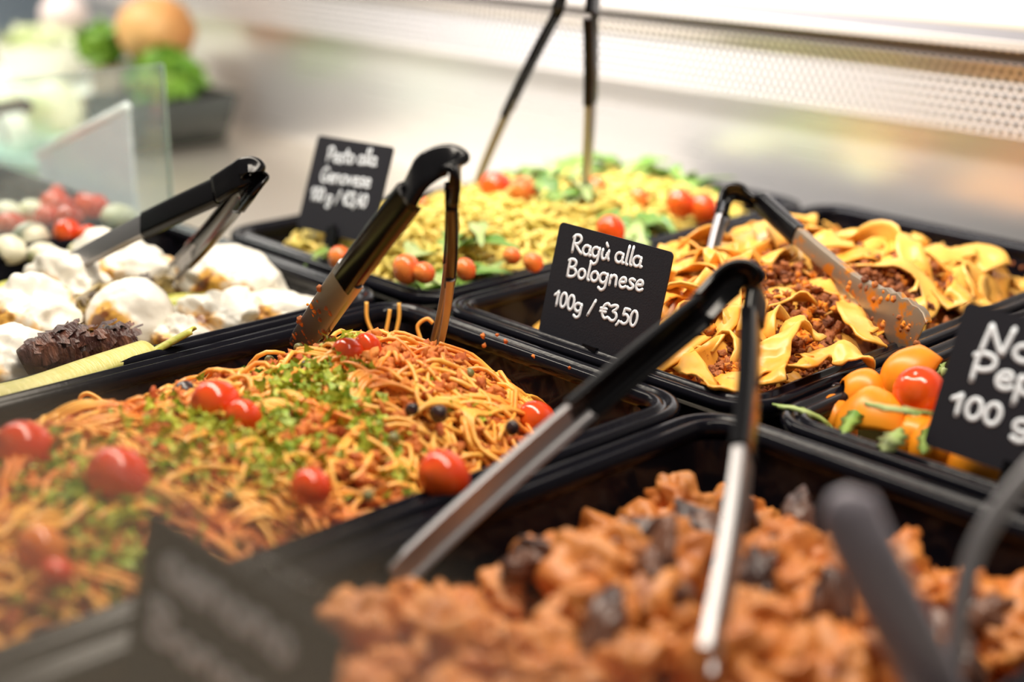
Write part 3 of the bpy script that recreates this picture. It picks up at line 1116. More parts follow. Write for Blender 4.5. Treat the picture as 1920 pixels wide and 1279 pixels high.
def shell_pasta(c, length, rad, az, el, open_, label, group, roll=0.0):
    d = np.array([math.cos(az) * math.cos(el), math.sin(az) * math.cos(el), math.sin(el)])
    s = np.cross(d, (0, 0, 1.0)); s /= np.linalg.norm(s)
    n = np.cross(s, d)
    s, n = s * math.cos(roll) + n * math.sin(roll), n * math.cos(roll) - s * math.sin(roll)
    rows = []
    off = rng.uniform(0, 99)
    for i in range(13):
        t = i / 12
        rr = rad * (.75 + .4 * math.sin(math.pi * t) + .1 * noise.noise((t * 3, off, 0)))
        p = np.asarray(c) + d * length * (t - .5) + n * (.15 * length * math.sin(math.pi * t))
        ring = []
        for sg, rk in ((1, rr), (-1, rr - .007)):
            ks = range(15) if sg > 0 else range(14, -1, -1)
            for k in ks:
                a = -open_ / 2 + open_ * k / 14
                ring.append(tuple(p + rk * (math.sin(a) * s + math.cos(a) * n)))
        rows.append(ring)
    b = MB()
    b0 = b.grid(rows, closed_u=True)
    b.f.append(tuple(b0 + j for j in reversed(range(30))))
    b.f.append(tuple(b0 + 12 * 30 + j for j in range(30)))
    o = b.build('orange_pasta', M['squash'], None, origin=tuple(c))
    return tag(o, label, 'pasta', group)


NG = 'orange pasta pieces in the leafy pan'
for u, v, z, L_, r_, az, el, op, lab in (
        (1712, 712, .02, .13, .045, 1.2, .9, 3.4, 'bright orange pasta piece pointing up behind the red tomato'),
        (1618, 745, -.02, .09, .042, 3.9, .15, 5.2, 'orange pasta ring showing its open end near the pan wall'),
        (1668, 752, -.03, .09, .040, 0.4, .3, 3.0, 'orange pasta curl just left of the red tomato'),
        (1640, 808, -.045, .13, .060, 0.3, .2, 2.2, 'large flat orange pasta piece at the near side of the leaves'),
        (1715, 825, -.05, .10, .045, 1.8, .9, 3.0, 'orange pasta piece lying below the leaf by the sign'),
        (1770, 850, -.05, .12, .05, 0.4, .1, 3.8, 'orange pasta piece under the large sign, left part'),
        (1850, 885, -.04, .12, .05, 0.1, .1, 3.8, 'orange pasta piece under the large sign, nearest the picture edge'),
        (1560, 800, -.07, .10, .045, .6, .0, 3.4, 'small orange pasta piece low beside the near rim')):
    shell_pasta(pt(u, v, z), L_, r_, az, el, op, lab, 'orange pasta pieces that show one by one', rng.uniform(-.5, .5))
for i in range(26):
    x, y = inpan('nduja', .15)
    if x < -1.25 and y < 2.7:
        continue
    shell_pasta((x, y, hn(x, y) + rng.uniform(-.02, .03)), rng.uniform(.10, .14), .048, rng.uniform(0, 6.28), rng.uniform(-.2, .4), 3.9, 'orange pasta piece at the back of the leafy pan behind the large sign', NG)
tomato(1725, 740, 52, 'glossy red cherry tomato in the orange pasta left of the large sign', None, z=.03)
tomato(1715, 790, 30, 'dark red tomato piece below the leaf by the large sign', None, z=-.02)
b = MB()
q = pt(1575, 760, -.06)
blob(b, q, (.05, .035, .045), 3, .25, 1.3)
tag(b.build('black_olive', M['olive'], None, origin=tuple(q)), 'big black olive in shade at the corner of the orange pasta pan', 'olive')
LN = 'leaves in the orange pasta pan'
for pts, w, lab, mm in (([(1448, 757, .0), (1500, 765, .005), (1545, 785, -.02), (1570, 812, -.05)], .020, 'long pale green leaf stretching over the corner of the orange pasta pan', 'pale_leaf'),
                        ([(1620, 752, .06), (1680, 764, .085), (1750, 772, .07)], .020, 'pale green leaf lying across the red tomato', 'pale_leaf'),
                        ([(1580, 812, -.0), (1600, 780, .01), (1620, 755, .02)], .022, 'green leaf standing beside the orange pasta ring', 'rocket'),
                        ([(1655, 845, -.0), (1675, 820, .01), (1690, 800, .015)], .028, 'green leaf between the two near orange pasta pieces', 'pale_leaf'),
                        ([(1730, 850, -.0), (1740, 815, .01), (1750, 790, .015)], .02, 'dark green leaf at the lower left edge of the large sign', 'rocket'),
                        ([(1560, 815, -.02), (1600, 822, -.01), (1640, 842, -.01)], .03, 'green leaf low along the near rim of the orange pasta pan', 'pale_leaf'),
                        ([(1755, 700, .0), (1770, 690, .02), (1790, 700, .0)], .025, 'green leaf tip behind the red tomato at the sign edge', 'pale_leaf')):
    P = smooth_path([pt(*p) for p in pts], 6)
    b = MB()
    sd = np.cross(P[-1] - P[0], (0, 0, 1.0))
    b.sweep(P, sd / np.linalg.norm(sd), lambda t, w=w: [(-w * (math.sin(math.pi * (.1 + .85 * t)) - .25 * (math.sin(t * 26) > 0)), .004), (0, -.001), (w * (math.sin(math.pi * (.1 + .85 * t)) - .25 * (math.cos(t * 23) > 0)), .004), (0, .001)])
    tag(b.build('salad_leaf', M[mm], None, origin=tuple(P.mean(axis=0))), lab, 'leaf', LN)

# ------------------------------------------------------------------ tomato and mozzarella pan
x0, x1, y0, y1 = PANS['tom']
htm = bumpfn('tom', -0.14, -0.03, 4, 6)
heap_mesh('tomato_juice', 'tom', htm, M['tomato_cut'], 0.02, 9, 'red tomato juices under the mozzarella balls', 'sauce', n=50, drop=.05)
G = 'red tomatoes in the pan behind the glass'
for u, v, rp, lab in ((105, 385, 26, 'red tomato at the top of the mozzarella salad'), (92, 410, 24, 'red tomato left of the small heap top in the mozzarella salad'),
                      (130, 415, 26, 'shiny red tomato half at the heart of the mozzarella salad'), (128, 440, 26, 'red tomato half just above the near rim of the salad'),
                      (20, 425, 26, 'red tomato at the left edge beside the mozzarella'), (165, 445, 20, 'red tomato half right of the shiny ones by the rim'), (108, 360, 12, 'small red tomato stem end sticking up at the heap top'),
                      (160, 460, 16, 'small red tomato lowest at the near rim of the salad')):
    tomato(u, v, rp * 1.1, lab, G, z=.0)
b = MB()
q = pt(172, 385, .0)
blob(b, q, (.085, .038, .035), 4, .2, 1.2, rot=False)
tag(b.build('plum_tomato', M['tomato'], None, origin=tuple(q)), 'long red plum tomato piece near the far rim behind the glass', 'tomato')
G = 'mozzarella balls in the pan behind the glass'
for u, v, r_, lab, mm in ((58, 447, .052, 'mozzarella ball with green pesto stains nearest the middle', 'mozz'), (15, 470, .05, 'mozzarella ball at the lower left edge', 'mozz'),
                          (78, 478, .04, 'mozzarella ball lying against the near rim', 'mozz'), (12, 400, .045, 'green stained mozzarella ball at the upper left edge', 'mozz'),
                          (220, 412, .055, 'plain pale mozzarella ball in the right corner of the salad', 'cucumber'), (60, 395, .04, 'pale mozzarella ball behind the red tomatoes', 'cucumber'), (150, 470, .03, 'small mozzarella ball at the near rim', 'cucumber'), (-40, 440, .05, 'mozzarella ball out at the far left', 'mozz')):
    q = pt(u, v, -.01)
    b = MB()
    blob(b, q, (r_, r_, r_ * .85), 4, .12, 1.0, rot=False)
    tag(b.build('mozzarella_ball', M[mm], None, origin=tuple(q)), lab, 'mozzarella', G)


# ------------------------------------------------------------------ tongs
def uprof(w, d, th, fl=1.0):
    """U channel, open side towards +depth"""
    h = w / 2
    c = min(d * .6, h * .45)
    out = [(-h, d), (-h, c * .6), (-h + c * .3, c * .15), (-h + c, 0), (h - c, 0), (h - c * .3, c * .15), (h, c * .6), (h, d)]
    inn = [(h - th, d), (h - th, c * .6 + th * .5), (h - th - c * .3, c * .15 + th), (h - c, th), (-h + c, th), (-h + th + c * .3, c * .15 + th), (-h + th, c * .6 + th * .5), (-h + th, d)]
    return out + inn


def tongs(label, tip1, tip2, head, grip=(.5, .5), w=.06, d=.024, scoop=(False, False), nover=None, bow=.03, wtip=1.0, face=(False, False), saucy=(False, False)):
    head = [np.asarray(h, float) for h in head]
    tip1, tip2 = np.asarray(tip1, float), np.asarray(tip2, float)
    root = empty('serving_tongs', tuple((tip1 + tip2) / 2), label, 'tongs', 'serving tongs')
    a1, a2 = tip1 - head[0], tip2 - head[-1]
    n = np.cross(a1, a2)
    if nover is not None:
        n = np.asarray(nover, float)
    n = n / np.linalg.norm(n)
    top = sum(head) / len(head)
    for k, (s, t, g, sc_) in enumerate(((head[0], tip1, grip[0], scoop[0]), (head[-1], tip2, grip[1], scoop[1]))):
        ax = t - s
        L_ = np.linalg.norm(ax)
        axn = ax / L_
        other = (tip2 if k == 0 else tip1) - s
        inw = other - axn * (other @ axn)
        inw /= np.linalg.norm(inw)
        if face[k]:
            view = (s + t) / 2 - CAMP
            view -= axn * (view @ axn)
            inw = view / np.linalg.norm(view)
            if True:
                q_ = np.cross(axn, inw)
                inw = inw * math.cos(.45) + q_ * math.sin(.45)      # the broad back of the channel turned to the front
        side = np.cross(inw, axn)          # so that T x side = inward
        mid = (s + t) / 2 - inw * bow
        P = np.array([(1 - q) ** 2 * s + 2 * q * (1 - q) * mid + q * q * t for q in np.linspace(0, 1, 40)])
        b = MB()
        i0 = int(40 * g) - 3

        def armprof(q, sc_=sc_):
            ww = w * .92
            dd = d * .8
            if sc_:
                f = max(0, (q - .50) / .50)
                ww *= 1 + 1.5 * math.sin(min(1, f) * math.pi * .62) ** 2
                ww *= 1 + .07 * math.sin(f * 44) * (f > .35)
                if q > .97:
                    ww *= .8
            else:
                ww *= wtip if q < .93 else wtip * (.95 + .05 * math.cos(q * 90))
                dd *= 1 - .3 * q
            return uprof(ww, dd, .004)
        b.sweep(P[i0:], side, armprof)
        arm = b.build('arm', M['saucy_steel'] if sc_ else M['steel'], root, auto=40)
        b = MB()
        b.sweep(P[:int(40 * g)], side, lambda q: [(x, y - .003) for x, y in uprof(w * 1.08, d, .007)])
        gb = b.build('grip', M['black'], root, auto=50)
        gb.parent = arm
        arm_name = arm
        if sc_ or saucy[k]:
            b = MB()
            for q in range(60):
                i = int(rng.uniform(24, 40))
                c = P[min(i, 39)] + side * rng.uniform(-.04, .04) - inw * .002 + inw * .006
                blob(b, c, rng.uniform(.003, .010), 1, .5, 2)
            so_ = b.build('clinging_sauce', M['mince'], root)
            so_['label'] = 'orange sauce clinging to the steel tip'
    HP = smooth_path(head, 8)
    mid = len(HP) // 2
    T = HP[mid + 1] - HP[mid - 1]
    hn_ = n if np.cross(T, n) @ ((tip1 + tip2) / 2 - top) > 0 else -n
    b = MB()
    b.sweep(HP, hn_, lambda q: [(x, y - .004) for x, y in uprof(w * 1.09, d * .75, .008)])
    b.build('spring_head', M['black'], root)
    return root


dd = 2.55
tongs('black gripped tongs with a saucy steel tip standing in the spaghetti', pt(556, 660, -.03), pt(818, 668, -.06),
      [pd(758, 372, dd + .02), pd(785, 325, dd), pd(815, 301, dd), pd(848, 297, dd), pd(860, 320, dd), pd(856, 368, dd + .04)], grip=(.50, .47), w=.058, face=(True, False), saucy=(True, False), wtip=1.35)
dd = 3.25
tongs('all black looking tongs leaning over the burrata cheeses', pt(50, 540, -.08), pt(290, 545, -.11),
      [pd(400, 355, dd + .04), pd(440, 330, dd), pd(466, 318, dd), pd(478, 326, dd), pd(472, 348, dd), pd(452, 376, dd + .04)], grip=(.36, .62), w=.062)
dd = 3.9
tongs('tall upright tongs with long steel legs in the pesto pasta', pt(872, 392, -.04), pt(1092, 425, -.05),
      [pd(1040, 20, dd + .03), pd(1064, -50, dd), pd(1090, -92, dd), pd(1112, -88, dd), pd(1118, -40, dd), pd(1114, 30, dd)], grip=(.52, .42), w=.055)
dd = 3.62
tongs('tongs with a scalloped scoop lying in the pappardelle', pt(1722, 632, .03), pt(1310, 660, -.07),
      [pd(1420, 378, dd - .02), pd(1398, 362, dd), pd(1375, 356, dd), pd(1358, 366, dd), pd(1350, 392, dd - .02)], grip=(.30, .12), w=.048, scoop=(True, False), face=(True, False))
dd = 2.52
tongs('large black and steel tongs bridging the spaghetti and the stew', pt(735, 1082, -.05), pt(1342, 1238, .035),
      [pd(1310, 578, dd - .02), pd(1345, 540, dd), pd(1378, 516, dd), pd(1408, 520, dd), pd(1424, 548, dd), pd(1420, 600, dd - .03)], grip=(.46, .50), w=.060, d=.026)

# grey handled spoon and a bent steel spoon in the stew
sp_ = empty('serving_spoon', tuple(pt(1780, 1330, -.08)), 'broad dark grey spoon handle leaning in the nearest stew pan', 'spoon')
P = smooth_path([pd(1575, 925, 1.62), pd(1630, 1050, 1.64), pd(1700, 1190, 1.70), pd(1770, 1330, 1.80)], 10)
b = MB()
sd = rt
b.sweep(P, sd, lambda q: [(.036 * k * min(1, .35 + q * 9), s_) for k, s_ in ((-1, 0), (-.8, -.010), (.8, -.010), (1, 0), (.8, .010), (-.8, .010))])
b.build('handle', mat('grey_handle_plastic', (0.25, 0.23, 0.27), rough=0.35), sp_)
b = MB()
q = P[-1] + np.array([.02, -.04, -.05])
blob(b, q, (.09, .07, .02), 3, .05, 1.0, rot=False)
b.build('bowl', M['steel'], sp_)
st = empty('serving_spoon', tuple(pt(1790, 1300, -.08)), 'thin bent steel spoon handle at the right of the nearest stew pan', 'spoon')
P = smooth_path([pd(1965, 850, 1.80), pd(1915, 905, 1.80), pd(1865, 970, 1.80), pd(1828, 1035, 1.80), pd(1805, 1120, 1.80), pd(1790, 1210, 1.81), pd(1775, 1310, 1.83)], 8)
b = MB()
b.sweep(P, rt, lambda q: [(.014 * math.cos(a), .008 * math.sin(a)) for a in np.linspace(0, 2 * math.pi, 10, endpoint=False)])
b.build('handle', M['steel'], st)
b = MB()
blob(b, P[-1] + np.array([.01, -.02, -.05]), (.07, .05, .018), 3, .05, 1.0, rot=False)
b.build('bowl', M['steel'], st)

# ------------------------------------------------------------------ handwriting
def arc(cx, cy, rx, ry, a0, a1, n=14):
    return [(cx + rx * math.cos(R(a0 + (a1 - a0) * i / n)), cy + ry * math.sin(R(a0 + (a1 - a0) * i / n))) for i in range(n + 1)]


def bowl_a():
    return [arc(.24, .28, .23, .28, 40, 385), [(.46, .52), (.45, .2), (.50, .02), (.58, .04)]]


GLY = {
    'R': (.78, [[(.10, 1.0), (.08, .5), (.10, 0)], [(.0, .86), (.2, 1.02), (.45, 1.0), (.55, .8), (.42, .58), (.14, .50)], [(.22, .50), (.45, .25), (.72, .02)]]),
    'B': (.74, [[(.10, 1.0), (.08, .5), (.10, 0)], [(.0, .92), (.25, 1.02), (.48, .92), (.48, .68), (.30, .54), (.14, .52)], [(.14, .52), (.42, .52), (.60, .34), (.54, .10), (.30, .0), (.08, .03)]]),
    'P': (.66, [[(.10, 1.0), (.09, .5), (.10, 0)], [(.0, .90), (.25, 1.02), (.52, .92), (.54, .62), (.32, .46), (.12, .46)]]),
    'G': (.74, [[(.58, .88), (.40, 1.0), (.16, .86), (.04, .5), (.14, .12), (.38, 0), (.58, .14), (.60, .42), (.36, .42)]]),
    'N': (.78, [[(.06, 0), (.10, .5), (.14, 1.0)], [(.14, 1.0), (.34, .5), (.54, .04)], [(.54, .04), (.60, .5), (.66, 1.02)]]),
    'a': (.62, bowl_a()),
    'g': (.62, [arc(.24, .28, .22, .28, 40, 385), [(.46, .54), (.46, .1), (.42, -.28), (.22, -.42), (.04, -.30)]]),
    'u': (.60, [[(.06, .54), (.05, .2), (.16, .0), (.32, .06), (.44, .3), (.46, .54)], [(.46, .54), (.46, .2), (.54, .0)]]),
    'ù': (.60, [[(.06, .54), (.05, .2), (.16, .0), (.32, .06), (.44, .3), (.46, .54)], [(.46, .54), (.46, .2), (.54, .0)], [(.22, .92), (.28, .82), (.34, .74)], [(.30, .06), (.42, .16), (.34, .24), (.46, .28), (.38, .36)]]),
    'l': (.26, [[(.12, 1.05), (.10, .5), (.10, .1), (.20, 0)]]),
    'o': (.58, [arc(.26, .28, .22, .28, 60, 420)]),
    'n': (.60, [[(.06, .54), (.06, .3), (.07, 0)], [(.07, .34), (.22, .56), (.40, .50), (.44, .2), (.46, 0)]]),
    'e': (.54, [[(.08, .28), (.28, .30), (.42, .36), (.36, .54), (.18, .54), (.06, .30), (.14, .04), (.32, .0), (.46, .10)]]),
    's': (.48, [[(.40, .50), (.24, .56), (.10, .46), (.20, .30), (.36, .20), (.34, .04), (.16, -.02), (.04, .06)]]),
    't': (.44, [[(.20, .92), (.18, .4), (.22, .04), (.36, .02)], [(.02, .62), (.20, .62), (.40, .64)]]),
    'v': (.54, [[(.04, .54), (.14, .25), (.22, .0)], [(.22, .0), (.32, .25), (.44, .56)]]),
    'd': (.62, [arc(.24, .28, .22, .28, 40, 385), [(.48, 1.05), (.46, .4), (.48, .02), (.56, .04)]]),
    'p': (.62, [[(.08, .54), (.08, .1), (.08, -.42)], arc(.30, .28, .22, .28, 150, -190)]),
    'i': (.26, [[(.10, .54), (.10, .2), (.14, .0)], [(.12, .80), (.13, .78)]]),
    'j': (.30, [[(.14, .54), (.14, .0), (.10, -.32), (-.06, -.38)], [(.15, .80), (.16, .78)]]),
    '1': (.46, [[(.02, .70), (.16, .84), (.26, 1.0)], [(.26, 1.0), (.25, .5), (.26, 0)]]),
    '0': (.56, [arc(.25, .5, .21, .50, 80, 440)]),
    '3': (.58, [[(.04, .88), (.26, 1.0), (.46, .98), (.40, .78), (.20, .58), (.40, .52), (.50, .30), (.40, .04), (.18, -.02), (.02, .10)]]),
    '4': (.60, [[(.30, 1.0), (.16, .66), (.04, .38)], [(.04, .38), (.28, .36), (.50, .38)], [(.42, .70), (.40, .3), (.40, -.02)]]),
    '5': (.56, [[(.46, .98), (.28, 1.0), (.12, .98)], [(.12, .98), (.10, .75), (.08, .56)], [(.08, .56), (.30, .62), (.46, .42), (.40, .12), (.20, .0), (.02, .08)]]),
    '€': (.64, [[(.58, .88), (.42, 1.0), (.22, .84), (.14, .5), (.22, .14), (.40, .0), (.58, .12)], [(.0, .60), (.22, .60), (.40, .62)], [(.0, .40), (.20, .40), (.38, .42)]]),
    '/': (.50, [[(.40, 1.05), (.22, .5), (.04, -.05)]]),
    ',': (.26, [[(.14, .10), (.10, -.06), (.02, -.20)]]),
    ' ': (.34, []),
}


def sign(label, base, yaw, lean, roll, wd, hd, lines, stroke=.0078, stem=False, blot=None):
    base = np.asarray(base, float)
    u = np.array([math.cos(yaw), math.sin(yaw), 0]); bk = np.array([-math.sin(yaw), math.cos(yaw), 0])
    upv = np.array([0, 0, 1.0]) * math.cos(lean) + bk * math.sin(lean)
    u2 = u * math.cos(roll) + upv * math.sin(roll)
    v2 = upv * math.cos(roll) - u * math.sin(roll)
    n2 = np.cross(u2, v2)              # towards the viewer (-y)
    root = empty('price_sign', tuple(base + u2 * wd / 2), label, 'price sign', 'chalkboard price signs')
    r = .012
    th = .004
    out = []
    for cx, cy, a0 in ((wd - r, hd - r, 0), (r, hd - r, 90), (r, r, 180), (wd - r, r, 270)):
        for k in range(6):
            a = R(a0 + 18 * k)
            out.append((cx + r * math.cos(a), cy + r * math.sin(a)))
    b = MB()
    k = len(out)
    f_ = [tuple(base + u2 * x + v2 * y + n2 * th) for x, y in out]
    g_ = [tuple(base + u2 * x + v2 * y) for x, y in out]
    b.add(f_ + g_, [tuple(range(k)), tuple(reversed(range(k, 2 * k)))] + [(i, i + k, (i + 1) % k + k, (i + 1) % k) for i in range(k)])
    b.build('board', M['matte_black'], root, smooth=False)
    b = MB()
    for text, x0, yb, x1, y1b, cap in lines:     # text from (x0, yb) to (x1, y1b), both as fractions of the board
        tw = sum(GLY[c][0] for c in text)
        ex = wd * (x1 - x0) / tw
        sy = cap * hd
        cur = 0.0
        for c in text:
            w_, strokes = GLY[c]
            jit = rng.normal(0, .015)
            for s_ in strokes:
                pts = smooth_path([np.array([p[0], p[1], 0]) for p in s_], 4) if len(s_) < 12 else np.array([(p[0], p[1], 0) for p in s_])
                P = []
                for p in pts:
                    fx = x0 * wd + (cur + p[0] + .10 * p[1] * 0) * ex
                    fr = (cur + p[0]) / tw
                    fy = (yb + (y1b - yb) * fr) * hd + (p[1] + jit) * sy
                    P.append(base + u2 * fx + v2 * fy + n2 * (th + .0012))
                b.tube(P, stroke / 2, 7)
                for e in (P[0], P[-1]):
                    vv, ff = ico(1)
                    b.add([tuple(e + q * stroke / 2) for q in vv], ff)
            cur += w_
    flat = []
    for p in b.v:
        dn = (np.asarray(p) - base) @ n2 - th
        flat.append(tuple(np.asarray(p) - n2 * dn * .72))
    b.v = flat
    b.build('lettering', M['chalk'], root)
    b = MB()
    # little clip foot
    cb = base + u2 * wd * .5
    for lo, hi in (((-.022, -.03, -.010), (.022, .02, .012)),):
        vs = []
        for z_ in (lo[1], hi[1]):
            for x_, y_ in ((lo[0], lo[2]), (hi[0], lo[2]), (hi[0], hi[2]), (lo[0], hi[2])):
                vs.append(tuple(cb + u2 * x_ + v2 * z_ + n2 * y_))
        b.add(vs, [(0, 3, 2, 1), (4, 5, 6, 7), (0, 1, 5, 4), (1, 2, 6, 5), (2, 3, 7, 6), (3, 0, 4, 7)])
    if stem:
        b.tube([cb + v2 * .03 + n2 * .006, cb - v2 * .02 + n2 * .004, cb + np.array([0, 0, -.10])], .006, 8)
    b.build('clip', M['black'], root, smooth=False)
    return root


sign('black sign handwritten Ragu alla Bolognese clipped to the pappardelle pan rim', (-2.175, 2.1432, -.0195), -.0782, .2527, .014, .354, .262,
     [('Ragù alla', .15, .775, .78, .815, .145), ('Bolognese', .15, .57, .83, .635, .145), ('100g / €3,50', .085, .295, .84, .345, .125)])
sign('black sign handwritten Pesto alla Genovese standing in the pesto pasta', (-3.2301, 2.2289, .0201), -.0577, .3562, .0579, .354, .262,
     [('Pesto alla', .19, .74, .84, .79, .15), ('Genovese', .17, .52, .83, .56, .15), ('100 g / €3,40', .09, .31, .84, .35, .13)], stem=True)
sign('large black sign cut off by the right picture edge, over the orange pasta', (-1.1893, 2.1354, .0241), -.0204, .3448, -.0024, .354, .262,
     [('Nduja', .14, .70, .80, .74, .19), ('Pep', .13, .50, .50, .52, .19), ('100 g / €', .08, .25, .86, .29, .14)], stroke=.0105)
b_ = sign('blurred dark sign seen at a slant at the front of the stew pan', (-1.5252, .7508, -.0284), .1595, .1132, -.1537, .354, .262,
          [('aenono', .14, .70, .80, .70, .22), ('Bonone', .10, .36, .84, .36, .20)], stroke=.016)

# ------------------------------------------------------------------ glass
g = MB()
GY = 0.30
g.box((-4.6, GY, DECK), (2.4, GY + .003, .742))
tag(g.build('front_glass', M['front_glass'], smooth=False), 'low smeared glass pane along the customer side of the counter', 'glass pane')
dv = empty('glass_divider', (-3.69, 1.9, DECK), 'upright greenish glass divider beside the mozzarella and tomato pan', 'glass pane')
g = MB()
g.box((-3.70, .36, DECK), (-3.685, 2.10, .435))
g.build('pane', M['divider_glass'], dv, smooth=False)
g = MB()
g.box((-3.701, 2.10, .0), (-3.684, 2.103, .435))
g.build('polished_edge', M['glass_edge'], dv, smooth=False)
a_ = empty('acrylic_shield', (-4.6, 1.9, DECK), 'slanted clear acrylic sheet with a bright edge behind the glass divider', 'shield')  # added sheet and rod carry the painted veil and light streak
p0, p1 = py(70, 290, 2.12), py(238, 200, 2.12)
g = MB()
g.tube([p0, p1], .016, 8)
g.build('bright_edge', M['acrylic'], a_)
g = MB()
lo = np.array([0, 0, DECK])
g.add([tuple(p0), tuple(p1), (p1[0], p1[1], DECK), (p0[0], p0[1], DECK), tuple(p0 + (0, .012, 0)), tuple(p1 + (0, .012, 0)), (p1[0], p1[1] + .012, DECK), (p0[0], p0[1] + .012, DECK)],
      [(0, 3, 2, 1), (4, 5, 6, 7), (0, 1, 5, 4), (1, 2, 6, 5), (2, 3, 7, 6), (3, 0, 4, 7)])
g.build('sheet', M['milky_acrylic'], a_, smooth=False)

# ------------------------------------------------------------------ produce far down the counter
M['white_tub'] = mat('white_tub', (0.86, 0.87, 0.78), rough=0.4)
M['cabbage'] = mat('cabbage', (0.80, 0.84, 0.60), rough=0.5, color2=(0.55, 0.66, 0.25), nscale=12, lo=.5, hi=.7)
M['lettuce'] = mat('lettuce', (0.10, 0.27, 0.02), rough=0.5, color2=(0.22, 0.40, 0.04), nscale=18)
M['dark_tub'] = mat('dark_tub', (0.03, 0.035, 0.03), rough=0.4)
M['orange_skin'] = mat('orange_skin', (0.55, 0.24, 0.07), rough=0.55, color2=(0.62, 0.36, 0.13), nscale=9)
M['brown_block'] = mat('brown_block', (0.28, 0.21, 0.15), rough=0.5)
M['pink_white'] = mat('pinkish_onion', (0.84, 0.70, 0.68), rough=0.4)
M['grey_blue'] = mat('grey_blue_box', (0.10, 0.13, 0.17), rough=0.5)
M['teal_tub'] = mat('teal_tub', (0.45, 0.66, 0.60), rough=0.35)

ris = MB()
YB = 3.35
rp = [py(u, v, YB) for u, v in ((-30, 160), (235, 120))]
rz = py(90, 152, YB)[2]
ris.box((py(-60, 150, YB)[0], YB - .42, DECK), (py(228, 150, YB)[0], YB + .42, rz))
tag(ris.build('display_riser', M['white_tub'], smooth=False, origin=(-8, YB, DECK)), 'pale riser block under the far produce behind the glass', 'riser')


def bowl(name, c, rad, h, m, label, fill_m, fill_label, fn, n=40):
    root = empty(name, c, label, 'bowl')
    b = MB()
    pr = [(0.01, 0), (.55, .0), (.72, .10), (.92, .6), (1.0, .98), (1.02, 1.0), (1.0, 1.0), (.96, .97), (.86, .6), (.66, .14), (.01, .10)]
    rows = [[(c[0] + rad * q * math.cos(2 * math.pi * j / 40), c[1] + rad * q * math.sin(2 * math.pi * j / 40), c[2] + h * z) for j in range(40)] for q, z in pr]
    b.grid(rows, closed_u=True)
    b.build('shell', M[m], root)
    return root


def frill(c, rad, n, size, m, name, label, cat, group=None, flat=.7):
    b = MB()
    blob(b, c, (rad * .8, rad * .8, rad * .8 * flat), 3, .3, 1.5, rot=False)
    for i in range(n):
        d = rng.normal(size=3); d /= np.linalg.norm(d)
        if d[2] < -.4:
            d[2] *= -1
        p = np.asarray(c) + d * rad * np.array([1, 1, flat]) * rng.uniform(.6, 1)
        leaf_bits(b, p, 1, .0, size)
    o = b.build(name, M[m], None, origin=tuple(c))
    return tag(o, label, cat, group)


c = py(85, 152, YB)
bowl('salad_bowl', tuple(c), .24, .20, 'white_tub', 'wide pale bowl of white cabbage on the far riser', None, None, None)
frill(c + np.array([0, 0, .19]), .21, 160, .05, 'cabbage', 'white_cabbage', 'pale white green cabbage filling the far wide bowl', 'cabbage', flat=.35)
c = py(183, 128, YB)
frill(py(190, 92, YB), .12, 120, .05, 'lettuce', 'lettuce_head', 'dark green lettuce head right of the far pale bowl', 'lettuce', flat=1.0)
# tub of green salad by the steel wall
q0, q1 = py(288, 225, 3.45), py(380, 225, 3.45)
tb = empty('salad_tub', tuple((q0 + q1) / 2), 'dark open tub of bright green salad standing by the steel wall', 'tub')
zt = py(330, 120, 3.45)[2]
zb = DECK
cx, hw = (q0[0] + q1[0]) / 2, abs(q1[0] - q0[0]) / 2
b = MB()
rows = [rrect(cx - hw + i, cx + hw - i, 3.05 + i, 3.68 - i, .06, z) for i, z in ((.05, zb), (.0, zb + .22), (.01, zb + .22), (.06, zb + .02))]
b.grid(rows, closed_u=True)
k = len(rows[0])
b.f.append(tuple(reversed(range(k))))
b.f.append(tuple(range(3 * k, 4 * k)))
b.build('shell', M['dark_tub'], tb)
frill(np.array([cx, 3.40, zb + .28]), .18, 170, .05, 'lettuce', 'green_salad', 'bright green salad leaves heaped in the far dark tub', 'salad', flat=.8)
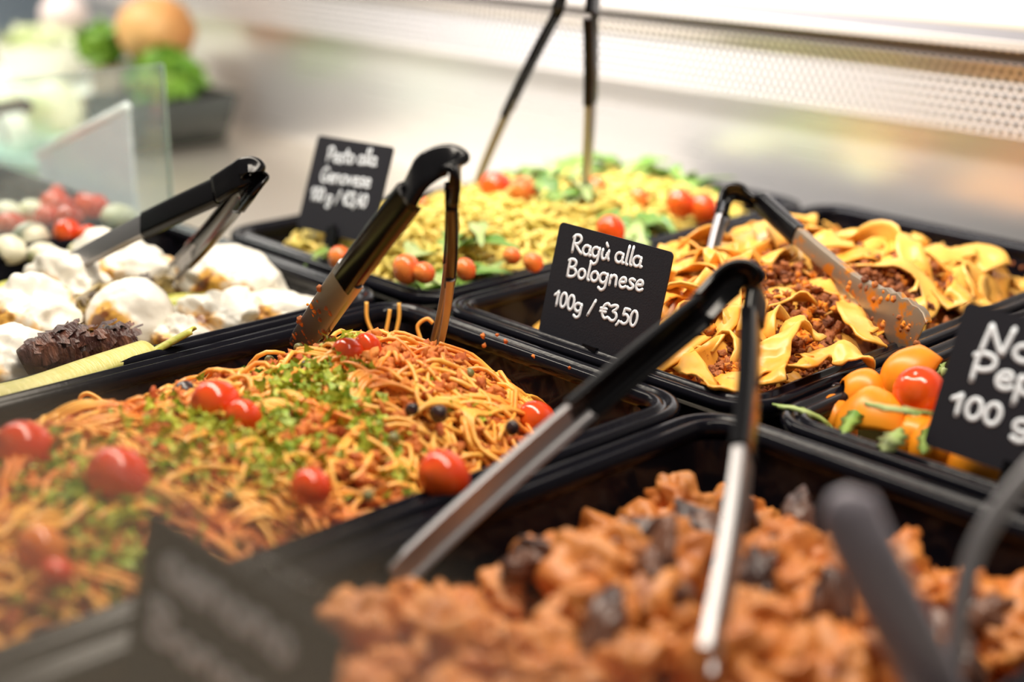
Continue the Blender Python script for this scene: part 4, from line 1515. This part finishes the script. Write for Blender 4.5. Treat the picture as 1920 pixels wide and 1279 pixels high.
# orange squash on the riser side
q = py(292, 60, 3.5)
rs = MB()
rs.box((q[0] - .30, 3.30, DECK), (q[0] - .02, 3.75, q[2] - .17))
tag(rs.build('display_riser', M['brown_block'], smooth=False, origin=(q[0], 3.5, DECK)), 'brownish riser block under the orange squash by the wall', 'riser')
b = MB()
blob(b, q, (.19, .18, .17), 4, .12, 1.0, rot=False)
tag(b.build('orange_squash', M['orange_skin'], None, origin=tuple(q)), 'blurred round orange squash near the far end of the grille', 'squash')
q = py(120, 25, 3.6)
b = MB()
blob(b, q, (.13, .12, .11), 4, .1, 1.0, rot=False)
tag(b.build('pale_onion', M['pink_white'], None, origin=tuple(q)), 'blurred pinkish white onion above the far pale bowl', 'onion')
q = py(35, 20, 3.6)
b = MB()
b.box((q[0] - .35, 3.4, DECK), (q[0] + .12, 3.78, q[2] + .25))
tag(b.build('grey_crate', M['grey_blue'], smooth=False, origin=(q[0], 3.6, DECK)), 'dark grey blue crate in the far left corner', 'crate')
# lower tub with white balls behind the mozzarella pan
YT = 2.75
c = py(70, 320, YT)
tt = empty('teal_tub', tuple(c), 'teal tinted tub of white balls just behind the mozzarella pan', 'tub')
b = MB()
rows = [rrect(c[0] - .55 + i, c[0] + .35 - i, YT - .25 + i, YT + .25 - i, .06, z) for i, z in ((.04, DECK), (.0, py(70, 265, YT)[2]), (.012, py(70, 265, YT)[2]), (.05, DECK + .02))]
b.grid(rows, closed_u=True)
k = len(rows[0])
b.f.append(tuple(reversed(range(k))))
b.f.append(tuple(range(3 * k, 4 * k)))
b.build('shell', M['teal_tub'], tt)
for u, v, r_, lab, mm in ((42, 248, .13, 'large white ball at the front of the teal tub', 'white_tub'), (100, 205, .12, 'white ball at the back of the teal tub', 'cabbage'), (15, 205, .10, 'pale ball behind the black ladle handle', 'cabbage'), (85, 190, .06, 'small pinkish ball on top of the teal tub', 'pink_white'), (10, 290, .07, 'pinkish ball low at the left picture edge', 'pink_white')):
    q = py(u, v, YT)
    b = MB()
    blob(b, q, r_, 3, .12, 1.2, rot=False)
    tag(b.build('white_ball', M[mm], None, origin=tuple(q)), lab, 'cheese ball', 'balls in the teal tub')
lad = empty('ladle', tuple(py(12, 262, 2.4)), 'black handled ladle sticking in from the left edge', 'ladle')
b = MB()
P = [py(-60, 215, 2.4), py(0, 204, 2.4), py(38, 197, 2.4), py(50, 200, 2.4)]
b.tube(smooth_path(P, 6), .028, 10)
b.build('handle', M['black'], lad)
b = MB()
b.tube([py(-10, 212, 2.4), py(6, 240, 2.4), py(14, 270, 2.4)], .008, 8)
b.build('shaft', M['steel'], lad)
